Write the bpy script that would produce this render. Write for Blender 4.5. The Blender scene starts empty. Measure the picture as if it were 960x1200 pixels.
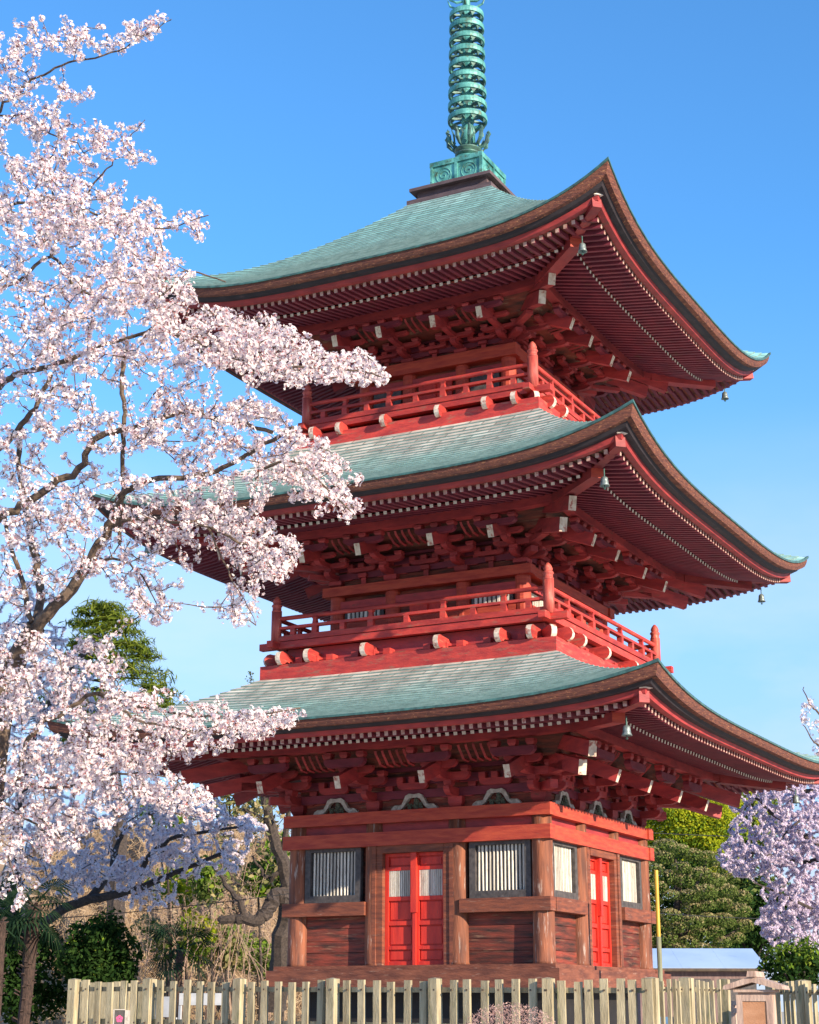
import bpy, math, random
import numpy as np
from mathutils import Matrix, Vector
random.seed(7); rng = np.random.default_rng(11)
S = bpy.context.scene; COL = S.collection
PI = math.pi

# ---------------------------------------------------------------- camera
CAM = np.array([13.737, -29.168, 1.305]); FPX = 1968.0
PITCH, YAW, ROLL = math.radians(16.514), math.radians(-27.421), math.radians(0.069)
FW = np.array([math.sin(YAW)*math.cos(PITCH), math.cos(YAW)*math.cos(PITCH), math.sin(PITCH)])
_r0 = np.array([math.cos(YAW), -math.sin(YAW), 0.0]); _u0 = np.cross(_r0, FW)
RT = _r0*math.cos(ROLL)+_u0*math.sin(ROLL); UP = np.cross(RT, FW)
cd = bpy.data.cameras.new('camera'); cam = bpy.data.objects.new('camera', cd); COL.objects.link(cam)
cd.sensor_fit = 'HORIZONTAL'; cd.sensor_width = 36; cd.lens = FPX/960*36; cd.clip_end = 5000; cd.clip_start = .1
m = Matrix.Identity(4)
for i in range(3):
    m[i][0] = RT[i]; m[i][1] = UP[i]; m[i][2] = -FW[i]; m[i][3] = CAM[i]
cam.matrix_world = m; S.camera = cam
def at(x, y, d):
    """the world point seen at photo pixel (x, y), d metres away"""
    return CAM + d*(FW+(x-480)/FPX*RT-(y-600)/FPX*UP)
def ground_at(x, d):
    p = at(x, 1183, d); return (p[0], p[1], 0.0)

# ---------------------------------------------------------------- sky, sun, exposure
SUN_AZ, SUN_EL = math.radians(71), math.radians(18)
sv = Vector((math.sin(SUN_AZ)*math.cos(SUN_EL), -math.cos(SUN_AZ)*math.cos(SUN_EL), math.sin(SUN_EL)))
W = bpy.data.worlds.new('World'); S.world = W; W.use_nodes = True
nt = W.node_tree; nt.nodes.clear(); N = nt.nodes.new; L = nt.links.new
out = N('ShaderNodeOutputWorld'); bg = N('ShaderNodeBackground'); sky = N('ShaderNodeTexSky')
sky.sky_type = 'NISHITA'; sky.sun_disc = False; sky.sun_elevation = SUN_EL
sky.sun_rotation = math.atan2(sv.x, sv.y); sky.air_density = 1.0; sky.dust_density = .1; sky.ozone_density = 3.0
tint = N('ShaderNodeMix'); tint.data_type = 'RGBA'; tint.blend_type = 'MULTIPLY'; tint.inputs[0].default_value = 1
tint.inputs[7].default_value = (.50, .92, 1.18, 1); L(sky.outputs[0], tint.inputs[6])
# thin clouds near the horizon
tc = N('ShaderNodeTexCoord'); mp = N('ShaderNodeMapping'); mp.inputs[3].default_value = (1, 1, 2.6)
nz = N('ShaderNodeTexNoise'); nz.inputs['Scale'].default_value = 3.2; nz.inputs['Detail'].default_value = 6; nz.inputs['Roughness'].default_value = .55
rp = N('ShaderNodeValToRGB'); rp.color_ramp.elements[0].position = .36; rp.color_ramp.elements[1].position = .62
sp = N('ShaderNodeSeparateXYZ'); mr = N('ShaderNodeMapRange'); mp.inputs[1].default_value = (.35, .9, 0); mr.inputs[1].default_value = .08; mr.inputs[2].default_value = .34
mr.inputs[3].default_value = .85; mr.inputs[4].default_value = 0
mu = N('ShaderNodeMath'); mu.operation = 'MULTIPLY'
mx = N('ShaderNodeMix'); mx.data_type = 'RGBA'; mx.inputs[7].default_value = (3.2, 3.5, 3.9, 1)
L(tc.outputs['Generated'], mp.inputs[0]); L(mp.outputs[0], nz.inputs[0]); L(nz.outputs[0], rp.inputs[0])
L(tc.outputs['Generated'], sp.inputs[0]); L(sp.outputs[2], mr.inputs[0]); L(rp.outputs[0], mu.inputs[0]); L(mr.outputs[0], mu.inputs[1])
hz = N('ShaderNodeMix'); hz.data_type = 'RGBA'; hz.inputs[7].default_value = (1.8, 2.35, 3.6, 1)
hm = N('ShaderNodeMapRange'); hm.interpolation_type = 'SMOOTHSTEP'; hm.inputs[1].default_value = -.02; hm.inputs[2].default_value = .44; hm.inputs[3].default_value = .95; hm.inputs[4].default_value = 0
L(sp.outputs[2], hm.inputs[0]); L(hm.outputs[0], hz.inputs[0]); L(tint.outputs[2], hz.inputs[6])
L(mu.outputs[0], mx.inputs[0]); L(hz.outputs[2], mx.inputs[6]); L(mx.outputs[2], bg.inputs[0]); L(bg.outputs[0], out.inputs[0])
bg.inputs[1].default_value = .15
sl = bpy.data.lights.new('sun', 'SUN'); sl.energy = 4.8; sl.angle = math.radians(.5); sl.color = (1, .83, .62)
sun = bpy.data.objects.new('sun', sl); COL.objects.link(sun); sun.location = (30, -20, 40)
sun.rotation_euler = (-sv).to_track_quat('-Z', 'Y').to_euler()
S.view_settings.view_transform = 'Standard'; S.view_settings.look = 'None'; S.view_settings.gamma = 1; S.view_settings.exposure = .88
S.render.engine = 'CYCLES'

# ---------------------------------------------------------------- materials
MATS = {}
def newmat(name):
    mt = bpy.data.materials.new(name); mt.use_nodes = True; MATS[name] = mt
    return mt, mt.node_tree, mt.node_tree.nodes['Principled BSDF']
def surf(name, c1, c2, scale=(1, 1, 1), ns=6, rough=.7, c3=None, wear=.62, ws=(1, 1, 1), wsc=5, bump=.25, bs=20, metal=0, grain=0, island=0):
    """two-tone base with a worn third tone, in place (world coordinates)"""
    mt, t, b = newmat(name); n = t.nodes.new; l = t.links.new
    g = n('ShaderNodeNewGeometry'); mp = n('ShaderNodeMapping'); mp.inputs[3].default_value = scale
    l(g.outputs['Position'], mp.inputs[0])
    z = n('ShaderNodeTexNoise'); z.inputs['Scale'].default_value = ns; z.inputs['Detail'].default_value = 5; l(mp.outputs[0], z.inputs[0])
    r = n('ShaderNodeValToRGB'); r.color_ramp.elements[0].position = .33; r.color_ramp.elements[1].position = .68
    r.color_ramp.elements[0].color = (*c1, 1); r.color_ramp.elements[1].color = (*c2, 1); l(z.outputs[0], r.inputs[0])
    col = r.outputs[0]
    if c3:
        mp2 = n('ShaderNodeMapping'); mp2.inputs[3].default_value = ws; l(g.outputs['Position'], mp2.inputs[0])
        z2 = n('ShaderNodeTexNoise'); z2.inputs['Scale'].default_value = wsc; z2.inputs['Detail'].default_value = 8; z2.inputs['Roughness'].default_value = .65
        l(mp2.outputs[0], z2.inputs[0])
        r2 = n('ShaderNodeValToRGB'); r2.color_ramp.elements[0].position = wear; r2.color_ramp.elements[1].position = min(.99, wear+.12)
        l(z2.outputs[0], r2.inputs[0]); m2 = n('ShaderNodeMix'); m2.data_type = 'RGBA'
        l(r2.outputs[0], m2.inputs[0]); l(col, m2.inputs[6]); m2.inputs[7].default_value = (*c3, 1); col = m2.outputs[2]
    if island:
        hs = n('ShaderNodeHueSaturation'); ma = n('ShaderNodeMapRange'); ma.inputs[3].default_value = 1-island; ma.inputs[4].default_value = 1+island
        oi = n('ShaderNodeObjectInfo') if island > 0 and not grain else None
        l((oi.outputs['Random'] if oi else g.outputs['Random Per Island']), ma.inputs[0]); l(ma.outputs[0], hs.inputs['Value']); l(col, hs.inputs['Color']); col = hs.outputs[0]
    l(col, b.inputs['Base Color']); b.inputs['Roughness'].default_value = rough; b.inputs['Metallic'].default_value = metal
    if bump:
        z3 = n('ShaderNodeTexNoise'); z3.inputs['Scale'].default_value = bs; z3.inputs['Detail'].default_value = 6; l(mp.outputs[0], z3.inputs[0])
        bp = n('ShaderNodeBump'); bp.inputs['Strength'].default_value = bump; bp.inputs['Distance'].default_value = .02
        l(z3.outputs[0], bp.inputs['Height']); l(bp.outputs[0], b.inputs['Normal'])
    return mt
red = surf('red_paint', (.24, .024, .032), (.41, .046, .046), (1, 1, 3), 3, .62, (.16, .05, .035), .60, (1, 1, 5), 3, .3, 14, island=.25)
rafred = surf('shaded_rafter_paint', (.13, .017, .038), (.21, .027, .048), (1, 1, 3), 3, .65, (.12, .04, .03), .60, (1, 1, 5), 3, .3, 14)  # darker copy of the red, with the shade under the eaves mixed in
postred = surf('faded_post_paint', (.36, .05, .045), (.55, .12, .09), (5, 5, 1), 3, .65, (.45, .28, .22), .6, (5, 5, 1), 3, .3, 12)
redbright = surf('bright_red_paint', (.30, .026, .027), (.54, .052, .038), (1, 1, 4), 3, .65, (.30, .10, .07), .555, (1, 1, 5), 3.2, .4, 12, island=.18)
redbeam = surf('sun_bleached_red_beam', (.34, .036, .024), (.50, .078, .038), (1, 1, 6), 3, .65, (.24, .12, .08), .64, (1, 1, 9), 3, .35, 14)
board = surf('weathered_red_board', (.045, .020, .016), (.27, .048, .028), (1, 1, 8), 2.0, .75, (.24, .13, .08), .56, (1, 1, 10), 2.2, .5, 10, island=.35)
waistwood = surf('weathered_waist_beam', (.12, .038, .026), (.26, .075, .038), (1, 1, 7), 3, .75, (.33, .2, .15), .6, (1, 1, 9), 3, .4, 12)
colwood = surf('weathered_column_wood', (.10, .034, .022), (.29, .095, .045), (6, 6, .7), 2.0, .75, (.40, .33, .29), .57, (7, 7, .9), 2.5, .5, 8, island=.12)
sillwood = surf('worn_sill_wood', (.11, .035, .024), (.24, .080, .046), (1, 1, 5), 3, .8, (.34, .22, .17), .6, (1, 1, 6), 4, .5, 12)
doorred = surf('door_red', (.46, .022, .016), (.66, .042, .022), (5, 5, .8), 2, .55, (.34, .05, .04), .60, (6, 6, 1), 4, .2, 12)
white = surf('white_paint', (.70, .66, .58), (.82, .79, .72), (1, 1, 1), 12, .7, (.42, .26, .20), .60, (1, 1, 1), 14, .2, 30)
bars = surf('whitewashed_bar', (.48, .45, .40), (.66, .63, .56), (8, 8, 1.2), 4, .8, (.26, .20, .16), .56, (10, 10, 1.4), 5, .3, 18, island=.3)
cream = surf('weathered_cream_paint', (.52, .42, .34), (.76, .68, .58), (1, 1, 1), 9, .7, (.36, .09, .07), .52, (1, 1, 1), 11, .3, 30)
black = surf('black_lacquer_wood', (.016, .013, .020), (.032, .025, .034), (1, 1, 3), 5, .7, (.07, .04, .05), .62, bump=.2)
frame = surf('dark_window_frame', (.045, .042, .045), (.10, .09, .09), (3, 3, 3), 4, .7, (.16, .14, .14), .62, bump=.2)
bark = surf('layered_eave_bark', (.095, .034, .032), (.235, .082, .052), (3, 3, 26), 2.0, .9, (.56, .26, .12), .57, (6, 6, 24), 2.6, .8, 9)
kum = surf('carved_grey_wood', (.34, .31, .27), (.55, .52, .47), (1, 1, 1), 14, .8, (.2, .16, .13), .55, bump=.4)
pine = surf('carved_dark_green', (.05, .07, .05), (.13, .14, .10), (1, 1, 1), 30, .8, bump=.4)
lid = surf('dark_base_wood', (.075, .048, .052), (.13, .085, .09), (1, 1, 5), 4, .75, bump=.3)
verd = surf('verdigris_bronze', (.03, .16, .15), (.15, .47, .42), (1, 1, 1), 4, .5, (.07, .12, .07), .53, (1, 1, 1), 7, .4, 16, metal=.1)
verddark = surf('dark_bronze', (.05, .09, .08), (.08, .2, .17), (1, 1, 1), 8, .5, bump=.3, metal=.25)
bellm = surf('grey_green_bell', (.14, .18, .19), (.26, .32, .31), (1, 1, 1), 20, .45, metal=.4, bump=.2)
stone = surf('podium_stone', (.28, .26, .23), (.40, .38, .34), (1, 1, 1), 4, .85, (.2, .19, .17), .6)
def copper(name, zlo, zhi):
    mt, t, b = newmat(name); n = t.nodes.new; l = t.links.new
    g = n('ShaderNodeNewGeometry')
    z = n('ShaderNodeTexNoise'); z.inputs['Scale'].default_value = .9; z.inputs['Detail'].default_value = 6; l(g.outputs['Position'], z.inputs[0])
    sep = n('ShaderNodeSeparateXYZ'); l(g.outputs['Position'], sep.inputs[0])
    mr = n('ShaderNodeMapRange'); mr.inputs[1].default_value = zlo; mr.inputs[2].default_value = zhi; l(sep.outputs[2], mr.inputs[0])
    ad = n('ShaderNodeMath'); ad.operation = 'MULTIPLY_ADD'; ad.inputs[1].default_value = .9; l(z.outputs[0], ad.inputs[0]); l(mr.outputs[0], ad.inputs[2])
    r = n('ShaderNodeValToRGB'); e = r.color_ramp.elements
    e[0].position = .5; e[0].color = (.32, .66, .58, 1); e[1].position = 1.25 if False else 1.0; e[1].color = (.72, .70, .62, 1)
    k = e.new(.72); k.color = (.46, .74, .66, 1)
    l(ad.outputs[0], r.inputs[0])
    # each copper sheet of a course a little different
    br = n('ShaderNodeTexNoise'); br.inputs['Scale'].default_value = 1; br.inputs['Detail'].default_value = 4
    mp = n('ShaderNodeMapping'); mp.inputs[3].default_value = (1.3, 1.3, 26); l(g.outputs['Position'], mp.inputs[0]); l(mp.outputs[0], br.inputs[0])
    hs = n('ShaderNodeHueSaturation'); mm = n('ShaderNodeMapRange'); mm.inputs[1].default_value = .3; mm.inputs[2].default_value = .7; mm.inputs[3].default_value = .68; mm.inputs[4].default_value = 1.3
    l(br.outputs[0], mm.inputs[0]); l(mm.outputs[0], hs.inputs['Value']); l(r.outputs[0], hs.inputs['Color']); l(hs.outputs[0], b.inputs['Base Color'])
    uv = n('ShaderNodeUVMap'); uv.uv_map = 'sheets'; bk = n('ShaderNodeTexBrick'); l(uv.outputs[0], bk.inputs[0]); bk.inputs['Scale'].default_value = 1
    bk.inputs['Brick Width'].default_value = .62; bk.inputs['Row Height'].default_value = 1; bk.inputs['Mortar Size'].default_value = .016; bk.inputs['Bias'].default_value = 0
    bk.inputs['Color1'].default_value = (.66, .66, .66, 1); bk.inputs['Color2'].default_value = (1, 1, 1, 1); bk.inputs['Mortar'].default_value = (.35, .35, .35, 1)
    st = n('ShaderNodeTexNoise'); st.inputs['Scale'].default_value = 1; st.inputs['Detail'].default_value = 5; mp3 = n('ShaderNodeMapping'); mp3.inputs[3].default_value = (3.2, .10, 1); l(uv.outputs[0], mp3.inputs[0]); l(mp3.outputs[0], st.inputs[0])
    sm = n('ShaderNodeMapRange'); sm.inputs[1].default_value = .32; sm.inputs[2].default_value = .62; sm.inputs[3].default_value = .66; sm.inputs[4].default_value = 1.08; l(st.outputs[0], sm.inputs[0])
    v1 = n('ShaderNodeMix'); v1.data_type = 'RGBA'; v1.blend_type = 'MULTIPLY'; v1.inputs[0].default_value = 1; l(hs.outputs[0], v1.inputs[6]); l(bk.outputs[0], v1.inputs[7])
    v2 = n('ShaderNodeMix'); v2.data_type = 'RGBA'; v2.blend_type = 'MULTIPLY'; v2.inputs[0].default_value = 1; l(v1.outputs[2], v2.inputs[6]); l(sm.outputs[0], v2.inputs[7]); l(v2.outputs[2], b.inputs['Base Color'])
    b.inputs['Roughness'].default_value = .5; b.inputs['Metallic'].default_value = .05
    return mt
copshadow = surf('copper_course_shadow', (.12, .19, .17), (.20, .29, .26), (1, 1, 1), 6, .7)  # darker riser colour paints the shadow line under each sheet lip
cop1 = copper('copper_lower_roof', 6.0, 7.2); cop2 = copper('copper_middle_roof', 10.2, 12.0); cop3 = copper('copper_top_roof', 16.5, 21.0)

def leafmat(name, cols, trans=.35, rough=.6, tcol=None):
    """thin petals or leaves; every one a little different"""
    mt = bpy.data.materials.new(name); mt.use_nodes = True; t = mt.node_tree; t.nodes.clear(); n = t.nodes.new; l = t.links.new
    o = n('ShaderNodeOutputMaterial'); d = n('ShaderNodeBsdfDiffuse'); tr = n('ShaderNodeBsdfTranslucent'); mx = n('ShaderNodeMixShader')
    g = n('ShaderNodeNewGeometry'); r = n('ShaderNodeValToRGB'); e = r.color_ramp.elements
    e[0].color = (*cols[0], 1); e[1].color = (*cols[-1], 1)
    for i, c in enumerate(cols[1:-1]): k = e.new((i+1)/(len(cols)-1)); k.color = (*c, 1)
    l(g.outputs['Random Per Island'], r.inputs[0]); l(r.outputs[0], d.inputs[0]); l(r.outputs[0], tr.inputs[0])
    mx.inputs[0].default_value = trans; l(d.outputs[0], mx.inputs[1]); l(tr.outputs[0], mx.inputs[2]); l(mx.outputs[0], o.inputs[0])
    return mt
petal = leafmat('cherry_petal', [(.90, .74, .77), (.94, .87, .87), (.93, .83, .84), (.97, .94, .93), (.86, .62, .68)], .35)
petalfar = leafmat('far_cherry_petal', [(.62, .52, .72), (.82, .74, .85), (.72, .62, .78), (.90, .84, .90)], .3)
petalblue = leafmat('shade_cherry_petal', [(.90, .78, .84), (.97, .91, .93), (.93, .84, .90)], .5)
calyx = surf('calyx_red', (.25, .06, .06), (.4, .12, .1), bump=0)
twig = surf('cherry_bark', (.05, .035, .028), (.17, .12, .085), (3, 3, 3), 6, .9, (.28, .22, .14), .60, (2, 2, 2), 7, .7, 10)
darkbark = surf('dark_bark', (.03, .024, .022), (.08, .06, .05), (3, 3, 3), 6, .9, bump=.6)

# ---------------------------------------------------------------- mesh builder
class MB:
    def __init__(s): s.v = []; s.f = []; s.m = []; s.smooth = False
    def add(s, vs, fs, mi=0):
        o = len(s.v); s.v += [tuple(map(float, p)) for p in vs]
        for k, f in enumerate(fs): s.f.append(tuple(o+i for i in f)); s.m.append(mi[k] if isinstance(mi, (list, tuple)) else mi)
        return s
    def box(s, x0, x1, y0, y1, z0, z1, mi=0):
        return s.add([(x0, y0, z0), (x1, y0, z0), (x1, y1, z0), (x0, y1, z0), (x0, y0, z1), (x1, y0, z1), (x1, y1, z1), (x0, y1, z1)],
                     [(3, 2, 1, 0), (4, 5, 6, 7), (0, 1, 5, 4), (1, 2, 6, 5), (2, 3, 7, 6), (3, 0, 4, 7)], mi)
    def bar(s, a, b, w, h, mi=0, ea=None, eb=None, w2=None, h2=None):
        a = np.array(a, float); b = np.array(b, float); d = b-a; d /= np.linalg.norm(d)
        sd = np.cross(d, (0, 0, 1)); ln = np.linalg.norm(sd); sd = sd/ln if ln > 1e-6 else np.array([1., 0, 0]); up = np.cross(sd, d)
        w2 = w if w2 is None else w2; h2 = h if h2 is None else h2; vs = []
        for p, ww, hh in ((a, w, h), (b, w2, h2)):
            for q, r in ((-1, -1), (1, -1), (1, 1), (-1, 1)): vs.append(p+sd*q*ww/2+up*r*hh/2)
        return s.add(vs, [(0, 3, 2, 1), (4, 5, 6, 7), (0, 1, 5, 4), (1, 2, 6, 5), (2, 3, 7, 6), (3, 0, 4, 7)], [mi if ea is None else ea, mi if eb is None else eb, mi, mi, mi, mi])
    def prism(s, prof, fn, t, mi=0, rim=None):
        """profile polygon [(a,b)] (ccw) swept by thickness t; fn(a,b,c)->xyz"""
        n = len(prof); vs = [fn(a, b, -t/2) for a, b in prof]+[fn(a, b, t/2) for a, b in prof]
        fs = [tuple(range(n)), tuple(range(2*n-1, n-1, -1))]+[(i, i+n, (i+1) % n+n, (i+1) % n) for i in range(n)]
        return s.add(vs, fs, [mi, mi]+[(mi if rim is None else (rim[i] if isinstance(rim, list) else rim)) for i in range(n)])
    def tube(s, pts, rad, sides=6, mi=0, cap=True):
        pts = [np.array(p, float) for p in pts]; vs = []; n = len(pts); ref = np.array([.31, .52, .79])
        for i, p in enumerate(pts):
            d = pts[min(i+1, n-1)]-pts[max(i-1, 0)]; d /= (np.linalg.norm(d)+1e-9)
            a = np.cross(d, ref); a /= (np.linalg.norm(a)+1e-9); b = np.cross(d, a); r = rad[i] if hasattr(rad, '__len__') else rad
            for k in range(sides): vs.append(p+r*(a*math.cos(2*PI*k/sides)+b*math.sin(2*PI*k/sides)))
        fs = [(i*sides+k, i*sides+(k+1) % sides, (i+1)*sides+(k+1) % sides, (i+1)*sides+k) for i in range(n-1) for k in range(sides)]
        if cap: fs += [tuple(range(sides-1, -1, -1)), tuple((n-1)*sides+k for k in range(sides))]
        return s.add(vs, fs, mi)
    def lathe(s, c, prof, sides=16, mi=0):
        vs = [(c[0]+r*math.cos(2*PI*k/sides), c[1]+r*math.sin(2*PI*k/sides), c[2]+z) for r, z in prof for k in range(sides)]; n = len(prof)
        fs = [(i*sides+k, i*sides+(k+1) % sides, (i+1)*sides+(k+1) % sides, (i+1)*sides+k) for i in range(n-1) for k in range(sides)]
        fs += [tuple(range(sides-1, -1, -1)), tuple((n-1)*sides+k for k in range(sides))]
        return s.add(vs, fs, mi)
    def mesh(s, name, mats):
        me = bpy.data.meshes.new(name); me.from_pydata(s.v, [], s.f)
        for mt in (mats if isinstance(mats, (list, tuple)) else [mats]): me.materials.append(mt)
        me.polygons.foreach_set('material_index', s.m)
        if s.smooth: me.polygons.foreach_set('use_smooth', [True]*len(s.f))
        me.update(); return me
def link(name, data, parent=None, loc=None, rz=0, mat=None):
    o = bpy.data.objects.new(name, data); COL.objects.link(o)
    if parent: o.parent = parent
    if mat is not None: o.matrix_basis = mat
    elif loc is not None: o.location = loc; o.rotation_euler = (0, 0, rz)
    return o
def build(mb, name, mats, parent=None, **kw): return link(name, mb.mesh(name, mats), parent, **kw)
def tag(o, label=None, cat=None, group=None, kind=None):
    if label: o['label'] = label
    if cat: o['category'] = cat
    if group: o['group'] = group
    if kind: o['kind'] = kind
    return o
def thing(name, label, cat, loc=(0, 0, 0), group=None, rz=0):
    o = link(name, None, None, loc, rz); tag(o, label, cat, group); bpy.context.view_layer.update(); return o
def rot(k, x, y):
    c, s_ = ((1, 0), (0, 1), (-1, 0), (0, -1))[k]; return (c*x-s_*y, s_*x+c*y)
def side(me, name, parent, k, x=0, y=0, z=0):
    a, b = rot(k, x, y); return link(name, me, parent, (a, b, z), k*PI/2)

# ================================================================ ground
gm = surf('pale_bounce_ground', (.44, .37, .28), (.56, .49, .38), (1, 1, 1), .8, .95, (.34, .29, .22), .58, (1, 1, 1), .5, .5, 6)  # mostly unseen ground, lightened so its bounce brightens the eave undersides
gb = MB(); gb.add([(-1500, -1500, 0), (1500, -1500, 0), (1500, 1500, 0), (-1500, 1500, 0)], [(0, 1, 2, 3)])
tag(build(gb, 'ground', gm), kind='structure')

# ================================================================ pagoda
PG = thing('pagoda', 'tall three-storey red wooden pagoda with curved green copper roofs and bronze spire', 'pagoda')
def sq(mb, hw, inner, z0, z1, mi=0):
    """a square ring beam, mitred into four pieces butted end to end"""
    for k in range(4):
        a = [rot(k, -hw, -hw), rot(k, hw, -hw), rot(k, inner, -inner), rot(k, -inner, -inner)]
        mb.add([(*p, z0) for p in a]+[(*p, z1) for p in a], [(3, 2, 1, 0), (4, 5, 6, 7), (0, 1, 5, 4), (2, 3, 7, 6)], mi)
    return mb
def ringbeam(name, hw, th, z0, z1, mt, ext=0):
    """four separate beams, the two running along the front crossing over"""
    for k in range(4):
        mb = MB(); e = ext if k % 2 == 0 else 0
        x1 = hw+e if k % 2 == 0 else hw-th
        mb.box(-x1, x1, -hw, -hw+th, z0, z1)
        side(mb.mesh(name, mt), name, PG, k)
# podium, sill
b_ = MB(); b_.box(-3.5, 3.5, -3.5, 3.5, -.05, .75); b_.box(-3.65, 3.65, -3.65, 3.65, .75, .9); build(b_, 'podium', stone, PG)
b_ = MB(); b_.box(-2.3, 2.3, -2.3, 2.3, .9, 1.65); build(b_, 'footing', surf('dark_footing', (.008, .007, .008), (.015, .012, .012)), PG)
ringbeam('sill', 2.79, .5, 1.65, 1.965, sillwood, .03); ringbeam('sill_cap', 2.70, .45, 1.967, 2.04, sillwood, .02)
b_ = MB(); b_.box(-2.33, 2.33, -2.33, 2.33, 1.9, 5.5); build(b_, 'core_wall', board, PG)

CX = [-2.4, -.82, .82, 2.4]
cb = MB(); cb.smooth = False
cb.lathe((0, 0, 0), [(.205, 0), (.19, .05), (.185, 1.0), (.178, 2.1), (.17, 2.46)], 18)
cme = cb.mesh('column', colwood); cme.polygons.foreach_set('use_smooth', [True]*len(cme.polygons))
for k in range(4):
    for x in CX[:3]: side(cme, 'column', PG, k, x, -2.4, 2.04)
# storey 1 beams
b_ = MB()
ringbeam('head_beam', 2.60, .24, 4.49, 4.70, redbeam, .04)
ringbeam('tie_beam', 2.61, .22, 4.09, 4.33, redbeam, .03)
for k in range(4):                                           # recessed board between the beams
    mb = MB(); mb.box(-2.44, 2.44, -2.45, -2.40, 4.33, 4.49); side(mb.mesh('frieze_board', red), 'frieze_board', PG, k)
    for x in (-1.6, 0, 1.6):
        pass
    for sx in (-1, 1):                                       # waist beams, cut at the door
        mb = MB(); a0, a1 = (.93, 2.62) if (k % 2 == 0) else (.93, 2.38)
        mb.box(min(sx*a0, sx*a1), max(sx*a0, sx*a1), -2.62, -2.36, 2.9, 3.13); side(mb.mesh('waist_beam', waistwood), 'waist_beam', PG, k)
        # lower planks
        zz = 2.04
        for hgt in (.23, .2, .22, .21):
            mb = MB(); j = random.uniform(-.006, .006)
            mb.box(min(sx*.98, sx*2.23), max(sx*.98, sx*2.23), -2.41+j, -2.36+j, zz+.004, zz+hgt-.004)
            side(mb.mesh('plank', board), 'plank', PG, k); zz += hgt
        # window
        w = MB(); x0, x1 = sorted((sx*1.07, sx*2.22)); y0, y1 = -2.50, -2.40
        w.box(x0, x1, y0, y1, 3.131, 3.26); w.box(x0, x1, y0, y1, 4.03, 4.088)
        w.box(x0, x0+.11, y0, y1, 3.26, 4.03); w.box(x1-.11, x1, y0, y1, 3.26, 4.03); w.box(x0+.11, x1-.11, -2.405, -2.40, 3.26, 4.03)
        wo = side(w.mesh('window_frame', frame), 'window', PG, k)
        nb = 13; xa, xb = x0+.12, x1-.12; st = (xb-xa)/nb
        for i in range(nb):
            r_ = MB(); wv = random.uniform(-.004, .004); cx_ = xa+(i+.5)*st
            r_.add([(cx_-st*.29+wv, -2.43, 3.262), (cx_+wv, -2.444, 3.262), (cx_+st*.29+wv, -2.43, 3.262), (cx_-st*.29-wv, -2.43, 4.028), (cx_-wv, -2.444, 4.028), (cx_+st*.29-wv, -2.43, 4.028)],
                   [(0, 1, 4, 3), (1, 2, 5, 4), (2, 0, 3, 5), (0, 2, 1), (3, 4, 5)])
            o = link('bar', r_.mesh('bar', bars), wo)
    # door frame and door
    mb = MB()
    for sx in (-1, 1):
        a, b = sorted((sx*.60, sx*.72)); mb.box(a, b, -2.56, -2.36, 2.04, 4.088)
        a, b = sorted((sx*.722, sx*.80)); mb.box(a, b, -2.585, -2.36, 2.04, 4.088)
    mb.box(-.60, .60, -2.57, -2.36, 3.96, 4.088)
    side(mb.mesh('door_frame', waistwood), 'door_frame', PG, k)
    d = MB(); d.box(-.598, .598, -2.40, -2.37, 2.045, 3.958)
    for z0, z1 in ((2.045, 2.11), (2.31, 2.37), (2.72, 2.79), (3.14, 3.21), (3.66, 3.72), (3.90, 3.956)): d.box(-.597, .597, -2.45, -2.402, z0, z1)
    for x0, x1 in ((-.597, -.53), (-.07, -.003), (.003, .07), (.53, .597)): d.box(x0, x1, -2.455, -2.403, 2.046, 3.955)
    d.box(-.055, .055, -2.53, -2.457, 2.93, 3.957); d.box(-.03, .03, -2.50, -2.457, 2.046, 2.93)
    do = side(d.mesh('door', doorred), 'door', PG, k)
    for x0, x1 in ((-.53, -.07), (.07, .53)):
        gmb = MB(); gmb.box(x0, x1, -2.41, -2.403, 3.21, 3.66); gr = link('grille', gmb.mesh('grille', frame), do)
        for i in range(12):
            r_ = MB(); st = (x1-x0)/12; c_ = x0+(i+.5)*st; r_.box(c_-st*.36, c_+st*.36, -2.44, -2.411, 3.212, 3.658); 
            link('bar', r_.mesh('bar', bars), do)
    for i in range(4):
        z0, z1 = ((2.11, 2.31), (2.37, 2.72), (2.79, 3.14), (3.72, 3.90))[i]
        for x0, x1 in ((-.53, -.07), (.07, .53)):
            r_ = MB(); r_.box(x0+.03, x1-.03, -2.425, -2.402, z0+.03, z1-.03); link('door_panel', r_.mesh('door_panel', doorred), do)
# carved frog-leg struts over the head beam
def kaer(sc=1.0):
    o = MB(); half = [(.0, .27), (.10, .285), (.17, .25), (.21, .17), (.25, .10), (.33, .07), (.38, .09), (.44, .05), (.47, 0), (.30, 0), (.22, .04), (.17, .11), (.12, .19), (.05, .215), (0, .21)]
    prof = half+[(-x, z) for x, z in half[::-1]][1:-1]
    # build as strips so the concave outline stays clean
    n = len(half); outer = half[:9]; inner = half[:8:-1]
    pr = []
    for i in range(9):
        t = i/8; j = t*(len(inner)-1); a = int(j); b = min(a+1, len(inner)-1); q = j-a
        pr.append((outer[i], (inner[a][0]*(1-q)+inner[b][0]*q, inner[a][1]*(1-q)+inner[b][1]*q)))
    for sx in (-1, 1):
        for i in range(8):
            (A, B), (C, D) = pr[i], pr[i+1]
            vs = [(sx*p[0], y, p[1]) for y in (-.06, .03) for p in (A, C, D, B)]
            o.add(vs, [(0, 1, 2, 3), (7, 6, 5, 4), (0, 4, 5, 1), (2, 6, 7, 3), (1, 5, 6, 2), (0, 3, 7, 4)])
    return o.mesh('carved_strut', kum)
km = kaer(); pm = MB()
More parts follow.
